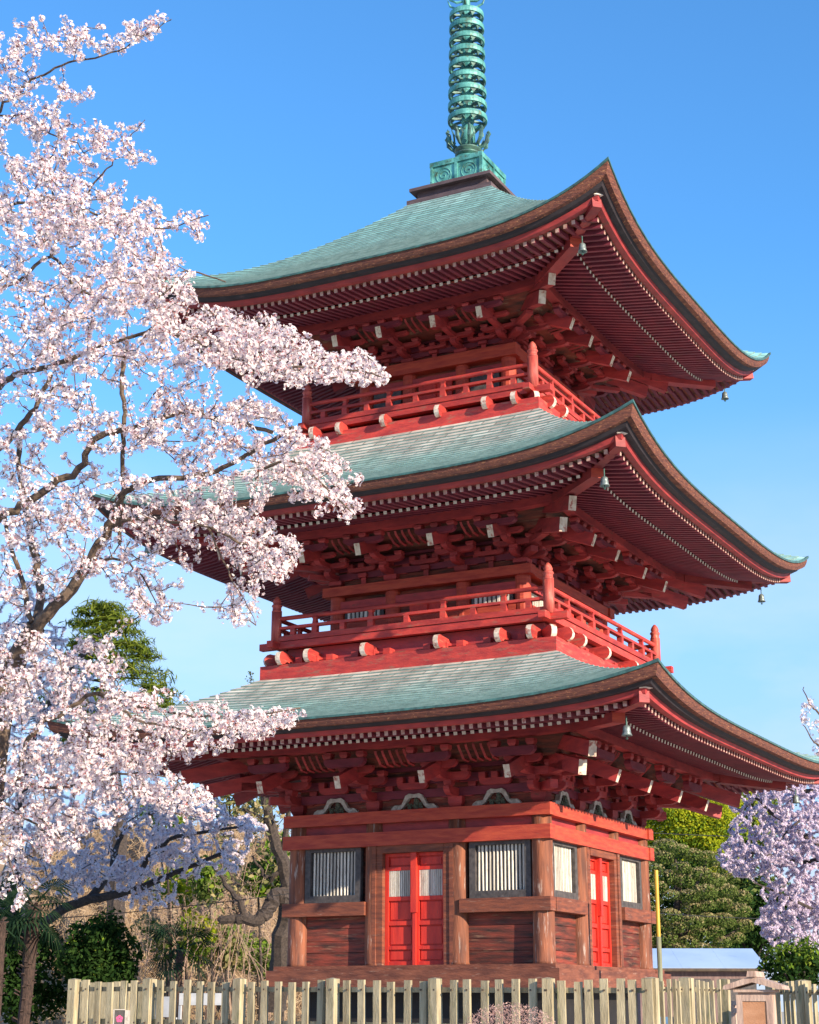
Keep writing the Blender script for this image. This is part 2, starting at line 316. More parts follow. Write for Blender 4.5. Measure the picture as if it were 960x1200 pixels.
for i in range(26):
    a = random.uniform(0, PI); r = random.uniform(.02, .16); x, z = r*math.cos(a), .03+abs(r*math.sin(a)); q = random.uniform(.018, .035)
    pm.lathe((x, -.04+random.uniform(-.02, .01), z), [(q*.5, -q), (q, 0), (q*.5, q)], 5)
pm = pm.mesh('carved_relief', pine)
for k in range(4):
    for x in (-1.6, 0, 1.6):
        o = side(km, 'carved_strut', PG, k, x, -2.45, 4.702); link('relief', pm, o, (0, 0, 0))

# ---- curved roofs
ROOFS = [dict(e=5.70, E=5.87, lift=.40, i=2.97, zi=7.17, c=2.4, ci=.82, zb=4.70, hp=3.55, nose=(3.82, 5.08), dn=(3.68, 5.08), du=(3.98, 5.32), mt=cop1, N=20, a=.62),
         dict(e=5.34, E=9.93, lift=.60, i=2.58, zi=11.77, c=1.93, ci=.74, zb=9.05, hp=3.10, nose=(3.33, 9.37), dn=(3.30, 9.32), du=(3.60, 9.58), mt=cop2, N=22, a=.62),
         dict(e=4.92, E=14.28, lift=.82, i=.90, zi=17.46, c=1.55, ci=.58, zb=13.55, hp=2.72, nose=(2.88, 13.78), dn=(2.80, 13.86), du=(3.14, 14.03), mt=cop3, N=34, a=.70)]
def FZ(R, x): return R['lift']*(abs(x)/R['e'])**4
def TH(R, x): return .74+.34*(abs(x)/R['e'])**3
def sweep(mb, R, prof, mi=0, nseg=40, closed=True, th=True):
    n = len(prof)
    for k in range(4):
        vs = []
        for q in range(nseg+1):
            t = -1+2*q/nseg; t = math.copysign(abs(t)**.8, t)
            for dh, dz in prof:
                h = R['e']+dh; x = t*h; vs.append((*rot(k, x, -h), R['E']+dz*(TH(R, x) if th else 1)+FZ(R, x)))
        fs = [(q*n+j, (q+1)*n+j, (q+1)*n+(j+1) % n, q*n+(j+1) % n) for q in range(nseg) for j in range(n if closed else n-1)]
        mb.add(vs, fs, mi)
    return mb
allraft = []
for ri, R in enumerate(ROOFS):
    e, E, c, zb, hp = R['e'], R['E'], R['c'], R['zb'], R['hp']
    rm = MB(); NQ = 36; NC = R['N']; uvs = []
    for k in range(4):
        for j in range(NC):
            vs = []
            for u, dz in ((j/NC, .030), ((j+1)/NC, .006), (j/NC, -.004)):
                h = e+(R['i']-e)*u; z = E+(R['zi']-E)*(R['a']*u+(1-R['a'])*u*u)+dz
                for q in range(NQ+1):
                    t = -1+2*q/NQ; t = math.copysign(abs(t)**.8, t); x = t*h
                    vs.append((*rot(k, x, -h), z+FZ(R, x)))
            M_ = NQ+1
            fs = [(q, q+1, M_+q+1, M_+q) for q in range(NQ)]+[(2*M_+q, 2*M_+q+1, q+1, q) for q in range(NQ)]
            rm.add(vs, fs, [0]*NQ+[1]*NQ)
            h0, h1 = (e+(R['i']-e)*j/NC, e+(R['i']-e)*(j+1)/NC); tt = [math.copysign(abs(-1+2*q/NQ)**.8, -1+2*q/NQ) for q in range(NQ+1)]
            for q in range(NQ): uvs += [(tt[q]*h0+k*31, j), (tt[q+1]*h0+k*31, j), (tt[q+1]*h1+k*31, j+1), (tt[q]*h1+k*31, j+1)]
            for q in range(NQ): uvs += [(tt[q]*h0+k*31, j), (tt[q+1]*h0+k*31, j), (tt[q+1]*h0+k*31, j), (tt[q]*h0+k*31, j)]
    RO = build(rm, 'roof', [R['mt'], copshadow], PG); uvl = RO.data.uv_layers.new(name='sheets'); uvl.data.foreach_set('uv', np.array(uvs, np.float32).ravel())
    lip = MB(); sweep(lip, R, [(.04, .03), (.045, -.02), (-.04, -.025), (-.06, .02)]); build(lip, 'copper_lip', verddark, RO)
    bk = MB(); sweep(bk, R, [(.02, -.022), (.0, -.10), (-.035, -.17), (-.30, -.165), (-.30, -.03)], nseg=60); build(bk, 'eave_edge', bark, RO)
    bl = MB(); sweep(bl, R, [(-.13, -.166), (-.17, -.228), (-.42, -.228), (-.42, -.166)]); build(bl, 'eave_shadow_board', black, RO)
    bd = MB(); sweep(bd, R, [(-.28, -.229), (-.31, -.315), (-.42, -.315), (-.42, -.229)]); build(bd, 'eave_board', red, RO)
    kio = MB(); sweep(kio, R, [(-1.09, -.205), (-1.09, -.255), (-1.16, -.255), (-1.16, -.205)]); build(kio, 'rafter_board', red, RO)
    # rafters
    ftip, fz, btip, bz, fsl, bsl = e-.44, -.36, e-1.13, -.305, .14, .22
    so = MB()
    sweep(so, R, [(-.42, fz+.05), (-1.16, fz+.05+.72*fsl)], closed=False)
    sweep(so, R, [(-1.13, bz+.07), (-(e-c), (bz+.04)*.8+(btip-c)*bsl+.03)], closed=False, th=False); build(so, 'eave_ceiling', board, RO)
    for k in range(4):
        for row, (tip, z0, sl_, inn0) in enumerate(((ftip, fz, fsl, e-1.25), (btip, bz, bsl, c+.05))):
            n = int((tip-.14)/.152)
            for i in range(-n, n+1):
                x = i*.152; inn = max(inn0, abs(x)+.03)
                if tip-inn < .08: continue
                za = E+z0*TH(R, x)+FZ(R, x); zi_ = za+(tip-inn)*sl_
                a = np.array((*rot(k, x, -tip), za)); b = np.array((*rot(k, x, -inn), zi_))
                allraft.append((np.dot(a-CAM, FW), k, a, b, RO, row))
    # purlin
    zp = E+bz*.76-.035+(btip-hp)*bsl
    R['zp'] = zp
    pu = MB(); sweep(pu, R, [(hp-e+.09, zp-E), (hp-e+.09, zp-E-.17), (hp-e-.09, zp-E-.17), (hp-e-.09, zp-E)], th=False); build(pu, 'eave_purlin', red, PG)
    H = zp-.17-zb; R['H'] = H
    # wall behind brackets
    wl = MB(); wl.box(-c+.0, c, -c, c, zb, zp+.25); build(wl, 'bracket_wall', board, PG)
    for k in range(4):
        for j in range(3):
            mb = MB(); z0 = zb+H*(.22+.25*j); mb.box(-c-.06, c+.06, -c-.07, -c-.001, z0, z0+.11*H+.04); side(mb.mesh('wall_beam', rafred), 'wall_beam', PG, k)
    # bracket set, origin on the wall line
    def arm(mb, L_, t, z0, h, axis, y=0, x=0):
        q = min(.14, L_*.25)
        prof = [(-L_+q, 0), (L_-q, 0), (L_-q*.45, h*.18), (L_, h*.55), (L_, h), (-L_, h), (-L_, h*.55), (-L_+q*.45, h*.18)]
        if axis == 'x': mb.prism(prof, lambda a, b, w: (x+a, y+w, z0+b), t)
        else:
            pf = [(0, 0), (L_-q, 0), (L_-q*.45, h*.18), (L_, h*.55), (L_, h), (0, h)]
            mb.prism(pf, lambda a, b, w: (x+w, -a, z0+b), t)
    def blk(w, h):
        mb = MB(); mb.add([(sx*w*f, sy*w*f, z) for f, z in ((.34, 0), (.5, h*.45), (.5, h)) for sx, sy in ((-1, -1), (1, -1), (1, 1), (-1, 1))],
                          [(3, 2, 1, 0)]+[(i*4+j, i*4+(j+1) % 4, (i+1)*4+(j+1) % 4, (i+1)*4+j) for i in range(2) for j in range(4)]+[(8, 9, 10, 11)])
        return mb
    o1, o2, o3 = .36, .74, hp-c
    am = MB(); arm(am, .38, .11, .20*H, .15*H, 'x'); arm(am, o1+.12, .112, .201*H, .15*H, 'y')
    arm(am, .52, .11, .46*H, .14*H, 'x'); arm(am, .40, .112, .461*H, .14*H, 'x', -o1); arm(am, o2+.12, .111, .459*H, .14*H, 'y')
    arm(am, .34, .112, .64*H, .13*H, 'x', -o2)
    ame = am.mesh('bracket_arms', red)
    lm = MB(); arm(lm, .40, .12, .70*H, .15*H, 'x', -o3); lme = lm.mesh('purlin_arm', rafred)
    bigb = blk(.27, .2*H).mesh('bearing_block', red); smb = blk(.15, .10*H+.01).mesh('small_block', red)
    nh, nz_ = R['nose']; tm = MB(); y1 = -(nh-c); z1 = nz_-zb; sl_ = .40
    tm.bar((0, .05, z1+(nh-c)*sl_), (0, y1, z1), .115, .25, 0, eb=1, h2=.22); tme = tm.mesh('tail_rafter', [red, cream])
    blocks = [(0, 0, .0, bigb), (-.3, 0, .35, smb), (.3, 0, .35, smb), (0, -o1, .35, smb), (-.32, -o1, .60, smb), (.32, -o1, .60, smb), (0, -o2, .55, smb),
              (-.33, -o3, .86, smb), (0, -o3, .86, smb), (.33, -o3, .86, smb)]
    def setat(k, x, corner=False):
        o = side(ame, 'bracket', PG, k, x, -c, zb)
        link('purlin_arm', lme, o, (0, 0, 0)); link('tail_rafter', tme, o, (0, 0, 0))
        for bx, by, bzf, me in blocks: link('bearing_block' if me is bigb else 'small_block', me, o, (bx, by, bzf*H))
    stb = MB(); stb.box(-.05, .05, -.09, -.071, 0, H*.22); stb.box(-.09, .09, -.15, -.071, H*.22, H*.33)
    stm_ = stb.mesh('strut', red); ls = MB(); arm(ls, .30, .09, .37*H, .12*H, 'x', -.13); [ls.box(bx-.06, bx+.06, -.20, -.06, .49*H, .60*H) for bx in (-.24, 0, .24)]; lsm = ls.mesh('wall_arm', red)
    for k in range(4):
        for x in (-(c+R['ci'])/2, 0, (c+R['ci'])/2):
            if ri: side(stm_, 'strut', PG, k, x, -c, zb)
            side(lsm, 'wall_arm', PG, k, x, -c, zb)
    for k in range(4):
        for x in (-c, -R['ci'], R['ci'], c): setat(k, x)
        # (ribs follow)
        ribm = MB(); y0, z0, y2, z2 = -(o3-.10), H*.98, -(o2-.1), H*.74
        ribm.tube([(0, y0, z0), (0, y0*.93+y2*.07, z0-.05), (0, (y0+y2)/2, z2+.02), (0, y2, z2)], .028, 4); rme = ribm.mesh('ceiling_rib', red)
        ln = MB(); 
        if k < 2:
            bays = ((-c, -R['ci']), (-R['ci'], R['ci']), (R['ci'], c))
            for a, b in bays:
                n = 5 if b-a > 1.3 else 3
                for i in range(n):
                    xm = (a+b)/2+(i-(n-1)/2)*.14; side(rme, 'ceiling_rib', PG, k, xm, -c, zb)
    # lattice board of the bracket ceiling behind the ribs
    cl = MB(); 
    sweep(cl, dict(e=e, E=0, lift=0), [(hp-.12-e, zp-.02), (c+.62-e, zb+H*.76), (c-e, zb+H*.80)], closed=False, nseg=8, th=False); build(cl, 'bracket_ceiling', board, PG)
    # corner diagonals and hip rafters
    hb, hf = e-.99, e-.33
    for k in range(4):
        ro = Matrix.Rotation(k*PI/2, 4, 'Z')
        def DP(h, z): return (h, -h, z)
        dg = MB(); 
        for (hh, zz) in (R['dn'], R['du']):
            dg.bar(DP(c, zz+(hh-c)*.34), DP(hh, zz), .14, .25, 0, eb=1)
        dg.bar(DP(c, zb+.28*H), DP(c+.42, zb+.28*H), .14, .15*H, 0); dg.bar(DP(c, zb+.53*H), DP(c+.8, zb+.53*H), .14, .15*H, 0)
        link('corner_bracket', dg.mesh('corner_bracket', [red, cream]), PG, mat=ro)
        z_at = lambda h, z0, tip, s_: E+z0*TH(R, h)+FZ(R, h)+max(0, tip-h)*s_
        hp1 = MB(); zt = z_at(hb, bz, btip, bsl)-.05
        hp1.bar(DP(c-.1, E+bz+(btip-c)*bsl-.05), DP(c+(hb-c)*.55, z_at(c+(hb-c)*.55, bz, btip, bsl)-.07), .2, .26, 0)
        hp1.bar(DP(c+(hb-c)*.55, z_at(c+(hb-c)*.55, bz, btip, bsl)-.07), DP(hb, zt), .22, .30, 0, eb=2)
        hp1.bar(DP(hb-.35, z_at(hb-.35, fz, ftip, fsl)+.02), DP(hf, E+fz*TH(R, hf)+FZ(R, hf)+.03), .17, .22, 0, eb=0)
        hp1.bar(DP(hf-.16, E+fz*TH(R, hf)+FZ(R, hf-.05)+.155), DP(hf+.05, E+fz*TH(R, hf)+FZ(R, hf)+.165), .24, .07, 1)
        link('hip_rafter', hp1.mesh('hip_rafter', [red, white, redbeam]), RO, mat=ro)
# rafters: the nearest 300 each its own, the rest joined
tipm = surf('worn_tip_paint', (.34, .16, .13), (.62, .48, .42), (1, 1, 1), 9, .7, (.30, .07, .06), .55, (1, 1, 1), 9, .2, 30)
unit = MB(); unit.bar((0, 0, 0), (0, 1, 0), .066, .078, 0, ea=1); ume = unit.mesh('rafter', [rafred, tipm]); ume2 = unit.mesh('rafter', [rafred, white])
vis = sorted([r for r in allraft if r[1] < 2], key=lambda r: r[0]); rest = vis[300:]+[r for r in allraft if r[1] >= 2]
for _, k, a, b, RO, row in vis[:300]:
    d = b-a; ln = np.linalg.norm(d); y = Vector(d/ln); x = y.cross(Vector((0, 0, 1))).normalized(); z = x.cross(y)
    mt = Matrix(((x.x, y.x*ln, z.x, a[0]), (x.y, y.y*ln, z.y, a[1]), (x.z, y.z*ln, z.z, a[2]), (0, 0, 0, 1)))
    link('rafter', ume2 if row else ume, RO, mat=mt)
rs = MB()
for _, k, a, b, RO, row in rest: rs.bar(a, b, .066, .078, 0, ea=1 if row else 2)
tag(build(rs, 'rafter_rows', [rafred, white, tipm], PG), kind='stuff')

# ---- upper storeys with balconies
def finial(mb, z, s=1):
    mb.lathe((0, 0, z), [(.098*s, 0), (.098*s, .03), (.085*s, .04), (.085*s, .10), (.105*s, .12), (.09*s, .15), (.07*s, .16), (.085*s, .2), (.06*s, .26), (.02*s, .31)], 12)
for lv, (hw, zk, kt, fz0, fz1, ph, pz, c, ci, kz0, kz1, nz_) in enumerate(((2.99, 7.15, 7.45, 7.80, 7.925, 2.78, 7.93, 1.93, .74, 8.87, 9.05, 7.57), (2.60, 11.75, 12.02, 12.18, 12.30, 2.42, 12.28, 1.55, .58, 13.31, 13.55, 12.00))):
    R = ROOFS[lv+1]
    rw = hw-.38
    if lv == 1: fz0, fz1, pz, nz_ = 12.18, 12.295, 12.295, 12.06
    BA = MB(); sq(BA, hw, hw-.4, zk, kt); BA.box(-rw, rw, -rw, rw, kt-.1, fz0, 1)
    BO = build(BA, 'balcony', [redbright, red], PG)
    fl = MB(); fl.box(-ph, ph, -ph, ph, fz0+.03, fz1-.02); link('balcony_floor', fl.mesh('balcony_floor', redbright), BO)
    for k in range(4):
        ex = .38 if k % 2 == 0 else .30
        mb = MB(); h2 = ph-.03+(.0 if k % 2 == 0 else .003); mb.bar((-h2-ex, -h2, (fz0+fz1)/2-.003*(k % 2)), (h2+ex, -h2, (fz0+fz1)/2-.003*(k % 2)), .13, (fz1-fz0)*(1 if k % 2 == 0 else .96), 0)
        side(mb.mesh('floor_beam', redbright), 'floor_beam', BO, k)
        mb = MB(); mb.box(-rw-.1, rw+.1, -rw-.10, -rw-.001, kt+.02, kt+.09); side(mb.mesh('ledge', redbright), 'ledge', BO, k)
        # noses
        nm = MB(); r = .125; L2 = .50
        prof = [(0, -.09), (L2-.12, -.10)]+[(L2-.08+.12*math.cos(t), .0+r*math.sin(t)) for t in np.linspace(-PI/2.2, PI/1.6, 8)]+[(0, .09)]
        rim = [0]+[1]*8+[0]*2
        rim = [0, 0]+[1]*8+[0]; rim = rim[:len(prof)]
        nm.prism(prof, lambda a, b, w: (w, -a, b), .10, 0, rim); nme = nm.mesh('beam_nose', [redbright, cream])
        kb = MB(); 
        q = .1; kb.prism([(-.26, 0), (.26, 0), (.36, .05), (.38, .12), (-.38, .12), (-.36, .05)], lambda a, b, w: (a, -.10+w, -.20+b), .16)
        kb.box(-.10, .10, -.30, -.01, -.27, -.205)
        for bx in (-.33, 0, .33): kb.box(bx-.07, bx+.07, -.20, -.0, -.075, .03)
        kme = kb.mesh('balcony_bracket', redbright)
        for x in (-c-.0, -ci, ci, c+.0):
            side(nme, 'beam_nose', BO, k, x, -rw+.02, nz_); side(kme, 'balcony_bracket', BO, k, x, -rw, nz_)
        # diagonal corner nose
        a_, b2 = rot(k, rw-.05, -rw+.05); link('beam_nose', nme, BO, (a_, b2, nz_), k*PI/2+PI/4)
        for x in (-(rw-.08), (rw-.08)): side(nme, 'beam_nose', BO, k, x, -rw+.02, nz_)
        # rails
        for nmn, zc, w, h, rnd in (('bottom_rail', pz+.055, .11, .10, 0), ('middle_rail', pz+.26, .10, .05, 0), ('top_rail', pz+.45, .05, .05, 1)):
            mb = MB(); zc2 = zc+(.002 if k % 2 else 0)
            if rnd: mb.tube([(-ph, -ph, zc2), (ph, -ph, zc2)], .042, 10)
            else: mb.bar((-ph, -ph, zc2), (ph, -ph, zc2), w, h)
            side(mb.mesh(nmn, redbright), nmn, BO, k)
        st = MB(); st.box(-.055, .055, -.05, .05, .105, .235); st.add([(x, y, z) for z, w in ((.285, .045), (.37, .035), (.41, .06)) for x, y in ((-w, -w), (w, -w), (w, w), (-w, w))],
            [(3, 2, 1, 0), (8, 9, 10, 11)]+[(i*4+j, i*4+(j+1) % 4, i*4+4+(j+1) % 4, i*4+4+j) for i in range(2) for j in range(4)])
        stm = st.mesh('baluster', redbright)
        s2 = MB(); s2.box(-.05, .05, -.045, .045, .105, .235); s2m = s2.mesh('rail_block', redbright)
        for x in (-c, -ci, ci, c): side(stm, 'baluster', BO, k, x, -ph, pz)
        for x in (-(c+ph)/2-.05, -(c+ci)/2, 0, (c+ci)/2, (c+ph)/2+.05): side(s2m, 'rail_block', BO, k, x, -ph, pz)
        ps = MB(); ps.lathe((0, 0, -.02), [(.10, 0), (.098, .60)], 14); finial(ps, .58); pme = ps.mesh('railing_post', postred); pme.polygons.foreach_set('use_smooth', [True]*len(pme.polygons))
        side(pme, 'railing_post', BO, k, ph, -ph, pz)
    # wall of the storey
    wl = MB(); wl.box(-c+.03, c-.03, -c+.03, c-.03, fz1-.1, kz1); build(wl, 'storey_wall', board, PG)
    for k in range(4):
        ccm = MB(); ccm.lathe((0, 0, 0), [(.15, 0), (.145, kz1-fz1)], 14); ccme = ccm.mesh('column', redbeam)
        for x in (-c, -ci, ci): side(ccme, 'column', PG, k, x, -c, fz1-.02)
        mb = MB(); mb.box(-c+.1, c-.1, -c-.10, -c-.031, kz0-.24, kz0-.10); side(mb.mesh('tie_beam', red), 'tie_beam', PG, k)
        mb = MB(); mb.box(-c+.1, c-.1, -c-.13, -c-.031, fz1+.30, fz1+.42); side(mb.mesh('waist_beam', redbeam), 'waist_beam', PG, k)
        dd = MB(); dd.box(-.36, .36, -c-.06, -c-.0, fz1, kz0-.24); dd.box(-.03, .03, -c-.10, -c-.061, fz1, kz0-.24); side(dd.mesh('door', doorred), 'door', PG, k)
        for sx in (-1, 1):
            fr = MB(); x0, x1 = sorted((sx*(ci+.18), sx*(c-.18))); fr.box(x0, x1, -c-.05, -c, fz1+.12, kz0-.26)
            wo = side(fr.mesh('window', frame), 'window', PG, k)
            nb = 8
            for i in range(nb if lv == 0 else 0):
                r_ = MB(); xx = x0+.05+(i+.5)*(x1-x0-.1)/nb; r_.box(xx-.025, xx+.025, -c-.075, -c-.051, fz1+.15, kz0-.32); link('bar', r_.mesh('bar', bars), wo)
    ringbeam('head_beam', c+.2, .24, kz0, kz1, redbeam, .04)

# ---- spire
Z = 17.46
b_ = MB(); b_.box(-.97, .97, -.97, .97, Z-.06, Z+.05); b_.box(-.80, .80, -.80, .80, Z+.05, Z+.27); b_.box(-.93, .93, -.93, .93, Z+.27, Z+.34)
build(b_, 'spire_base', lid, PG)
b_ = MB(); b_.box(-.58, .58, -.58, .58, 17.80, 18.44); 
SP = build(b_, 'roof_box', verd, PG)
for k in range(4):
    for nm, bx in (('box_rim', (-.61, .58, -.61, -.581, 18.36, 18.47)), ('box_rim', (-.61, .58, -.61, -.581, 17.80, 17.88)), ('box_post', (-.60, -.54, -.608, -.581, 17.88, 18.36)), ('box_post', (-.03, .03, -.608, -.581, 17.88, 18.36)), ('box_post', (.54, .578, -.606, -.581, 17.88, 18.36))):
        mb = MB(); mb.box(*bx); side(mb.mesh(nm, verd), nm, SP, k)
    for sx in (-1, 1):                                        # scroll relief in the panels
        mb = MB(); a, b = sorted((sx*.08, sx*.50)); 
        mb.tube([(a+(b-a)*(.5+.4*math.cos(t)), -.585, 18.12+.17*math.sin(t)) for t in np.linspace(0, 2*PI, 20)], .008, 5)
        mb.tube([((a+b)/2+.12*(1-t/9)*math.cos(t), -.585, 18.12+.12*(1-t/9)*math.sin(t)) for t in np.linspace(0, 8, 18)], .008, 5)
        side(mb.mesh('relief', verd), 'relief', SP, k)
def lathe_part(name, prof, mt, sides=28):
    mb = MB(); mb.lathe((0, 0, 0), prof, sides); me = mb.mesh(name, mt); me.polygons.foreach_set('use_smooth', [True]*len(me.polygons)); return link(name, me, PG)
lathe_part('inverted_bowl', [(.37, 18.44), (.38, 18.50), (.36, 18.60), (.30, 18.70), (.20, 18.75), (.17, 18.77)], verd)
lathe_part('collar', [(.17, 18.75), (.27, 18.78), (.28, 18.81), (.20, 18.83), (.20, 18.86), (.29, 18.89), (.29, 18.92), (.20, 18.95), (.18, 19.0)], verddark)
lathe_part('shaft', [(.17, 18.95), (.16, 19.4), (.13, 19.5), (.10, 19.6), (.085, 22.6), (.06, 24.6)], verd)
LO = MB()
for i in range(10):                                           # open lotus petals round the shaft
    t = 2*PI*i/10+.2; dx, dy = math.cos(t), math.sin(t)
    LO.tube([(dx*r, dy*r, z) for r, z in ((.2, 18.92), (.34, 18.97), (.42, 19.07), (.43, 19.18), (.48, 19.25), (.46, 19.30), (.42, 19.27))], [.03, .035, .05, .045, .035, .03, .02], 5)
    LO.tube([(dx*.3, dy*.3, 19.0), (math.cos(t+.3)*.38, math.sin(t+.3)*.38, 19.15), (math.cos(t+.15)*.40, math.sin(t+.15)*.40, 19.3)], [.02, .03, .01], 4)
build(LO, 'lotus_flower', verddark, PG)
for i in range(9):
    z = 19.62+i*.318+ (0.02); r = .425-.0062*i; h = .058
    mb = MB(); prof = [(r, -h), (r+.006, 0), (r, h), (r-.045, h), (r-.045, -h)]; sides = 32
    vs = [(a*math.cos(2*PI*q/sides), a*math.sin(2*PI*q/sides), b) for a, b in prof for q in range(sides)]; n = len(prof)
    mb.add(vs, [(p*sides+q, p*sides+(q+1) % sides, ((p+1) % n)*sides+(q+1) % sides, ((p+1) % n)*sides+q) for p in range(n) for q in range(sides)])
    ro = link('spire_ring', mb.mesh('spire_ring', verd), PG, (0, 0, z), i*.4)
    hub = MB(); hub.lathe((0, 0, 0), [(.09, -.12), (.14, -.07), (.15, .0), (.11, .10)], 12); link('hub', hub.mesh('hub', verd), ro, (0, 0, 0))
    sp_ = MB()
    for q in range(8):
        t = 2*PI*q/8; sp_.bar((.13*math.cos(t), .13*math.sin(t), 0), ((r-.02)*math.cos(t), (r-.02)*math.sin(t), -.03), .035, .05)
        sp_.add([((r-.16)*math.cos(t), (r-.16)*math.sin(t), -.03), ((r-.02)*math.cos(t+.16), (r-.02)*math.sin(t+.16), -.07), ((r-.02)*math.cos(t-.16), (r-.02)*math.sin(t-.16), -.07), ((r-.05)*math.cos(t), (r-.05)*math.sin(t), -.15)], [(0, 1, 3), (0, 3, 2), (0, 2, 1), (1, 2, 3)])
    link('spoke', sp_.mesh('spoke', verddark), ro, (0, 0, 0))
FL = MB()
for q in range(4):
    t = PI/4*2*q+.3; dx, dy = math.cos(t), math.sin(t)
    for s_ in range(7):
        z0 = 22.42+s_*.16
        FL.tube([(dx*.08, dy*.08, z0), (dx*.22, dy*.22, z0-.02), (dx*.36, dy*.36, z0+.06), (dx*(.42-.03*s_), dy*(.42-.03*s_), z0+.22)], [.03, .03, .025, .008], 5)
build(FL, 'water_flame', verd, PG)
lathe_part('jewel', [(.02, 24.0), (.12, 24.08), (.15, 24.2), (.1, 24.34), (.02, 24.5)], verd)

# ---- wind bells: hang under the roof corners, things of their own
def bell(loc, label):
    t = thing('wind_bell', label, 'bell', loc, 'wind bells under the roof corners'); t.scale = (.85, .85, .85)
    mb = MB(); mb.lathe((0, 0, 0), [(.035, -.02), (.065, -.05), (.072, -.10), (.078, -.16), (.10, -.21), (.085, -.21), (.055, -.1)], 14); me = mb.mesh('bell_body', bellm); me.polygons.foreach_set('use_smooth', [True]*len(me.polygons)); link('bell_body', me, t)
    mb = MB(); mb.tube([(0, 0, .14), (0, 0, -.02)], .012, 6); link('hook', mb.mesh('hook', verddark), t)
    mb = MB(); mb.tube([(0, 0, -.1), (0, 0, -.24)], .008, 5); mb.lathe((0, 0, -.26), [(.01, -.02), (.03, 0), (.01, .02)], 8); link('clapper', mb.mesh('clapper', verddark), t)
for R, w in zip(ROOFS, ('lowest', 'middle', 'top')):
    h = R['e']-.80; z = R['E']-.36+FZ(R, h)-.22
    for k, p in ((0, 'near corner'), (1, 'right-hand corner'), (3, 'left-hand corner')):
        bell((*rot(k, h, -h), z), f'small grey bronze wind bell hanging under the {p} of the {w} pagoda roof')
# ================================================================ vegetation helpers
def mesh_np(name, V, F, mats, mi=None):
    """V (n,3), F (m,k) with k = 3 or 4"""
    me = bpy.data.meshes.new(name); n, (m_, k) = len(V), F.shape
    me.vertices.add(n); me.vertices.foreach_set('co', V.astype(np.float32).ravel())
    me.loops.add(m_*k); me.loops.foreach_set('vertex_index', F.astype(np.int32).ravel())
    me.polygons.add(m_); me.polygons.foreach_set('loop_start', (np.arange(m_)*k).astype(np.int32)); me.polygons.foreach_set('loop_total', np.full(m_, k, np.int32))
    for mt in mats: me.materials.append(mt)
    if mi is not None: me.polygons.foreach_set('material_index', mi.astype(np.int32))
    me.update(calc_edges=True); return me
def frames(nrm):
    nrm = nrm/np.linalg.norm(nrm, axis=1, keepdims=True); r = rng.normal(size=nrm.shape)
    a = np.cross(nrm, r); a /= np.linalg.norm(a, axis=1, keepdims=True); return a, np.cross(nrm, a), nrm
def flowers(C, nrm, size):
    """five-petalled cherry blossoms"""
    n = len(C); a, b, c = frames(nrm); P = [(0, 0, 0)]
    for i in range(5):
        t = 2*PI*i/5
        for dt, r, z in ((-.50, .34, .16), (0, .52, .10), (.50, .34, .16)): P.append((r*math.cos(t+dt), r*math.sin(t+dt), z))
    P = np.array(P); s = size[:, None, None] if hasattr(size, '__len__') else size
    V = C[:, None, :]+s*(P[None, :, 0:1]*a[:, None, :]+P[None, :, 1:2]*b[:, None, :]+P[None, :, 2:3]*c[:, None, :])
    F = np.array([(0, 1+3*i, 2+3*i, 3+3*i) for i in range(5)])
    F = (np.arange(n)[:, None, None]*16+F[None]).reshape(-1, 4); return V.reshape(-1, 3), F
def leaves(C, nrm, size, asp=.5):
    """folded pointed leaves"""
    n = len(C); a, b, c = frames(nrm); P = np.array([(0, -1, 0), (asp, 0, .2), (0, 1, 0), (-asp, 0, .2)]); s = np.asarray(size).reshape(-1, 1, 1)*.5
    V = C[:, None, :]+s*(P[None, :, 0:1]*a[:, None, :]+P[None, :, 1:2]*b[:, None, :]+P[None, :, 2:3]*c[:, None, :])
    F = (np.arange(n)[:, None, None]*4+np.array([[0, 1, 2, 3]])[None]).reshape(-1, 4); return V.reshape(-1, 3), F
def unit3(n):
    v = rng.normal(size=(n, 3)); return v/np.linalg.norm(v, axis=1, keepdims=True)
def ball(n): return unit3(n)*rng.random((n, 1))**(1/3)

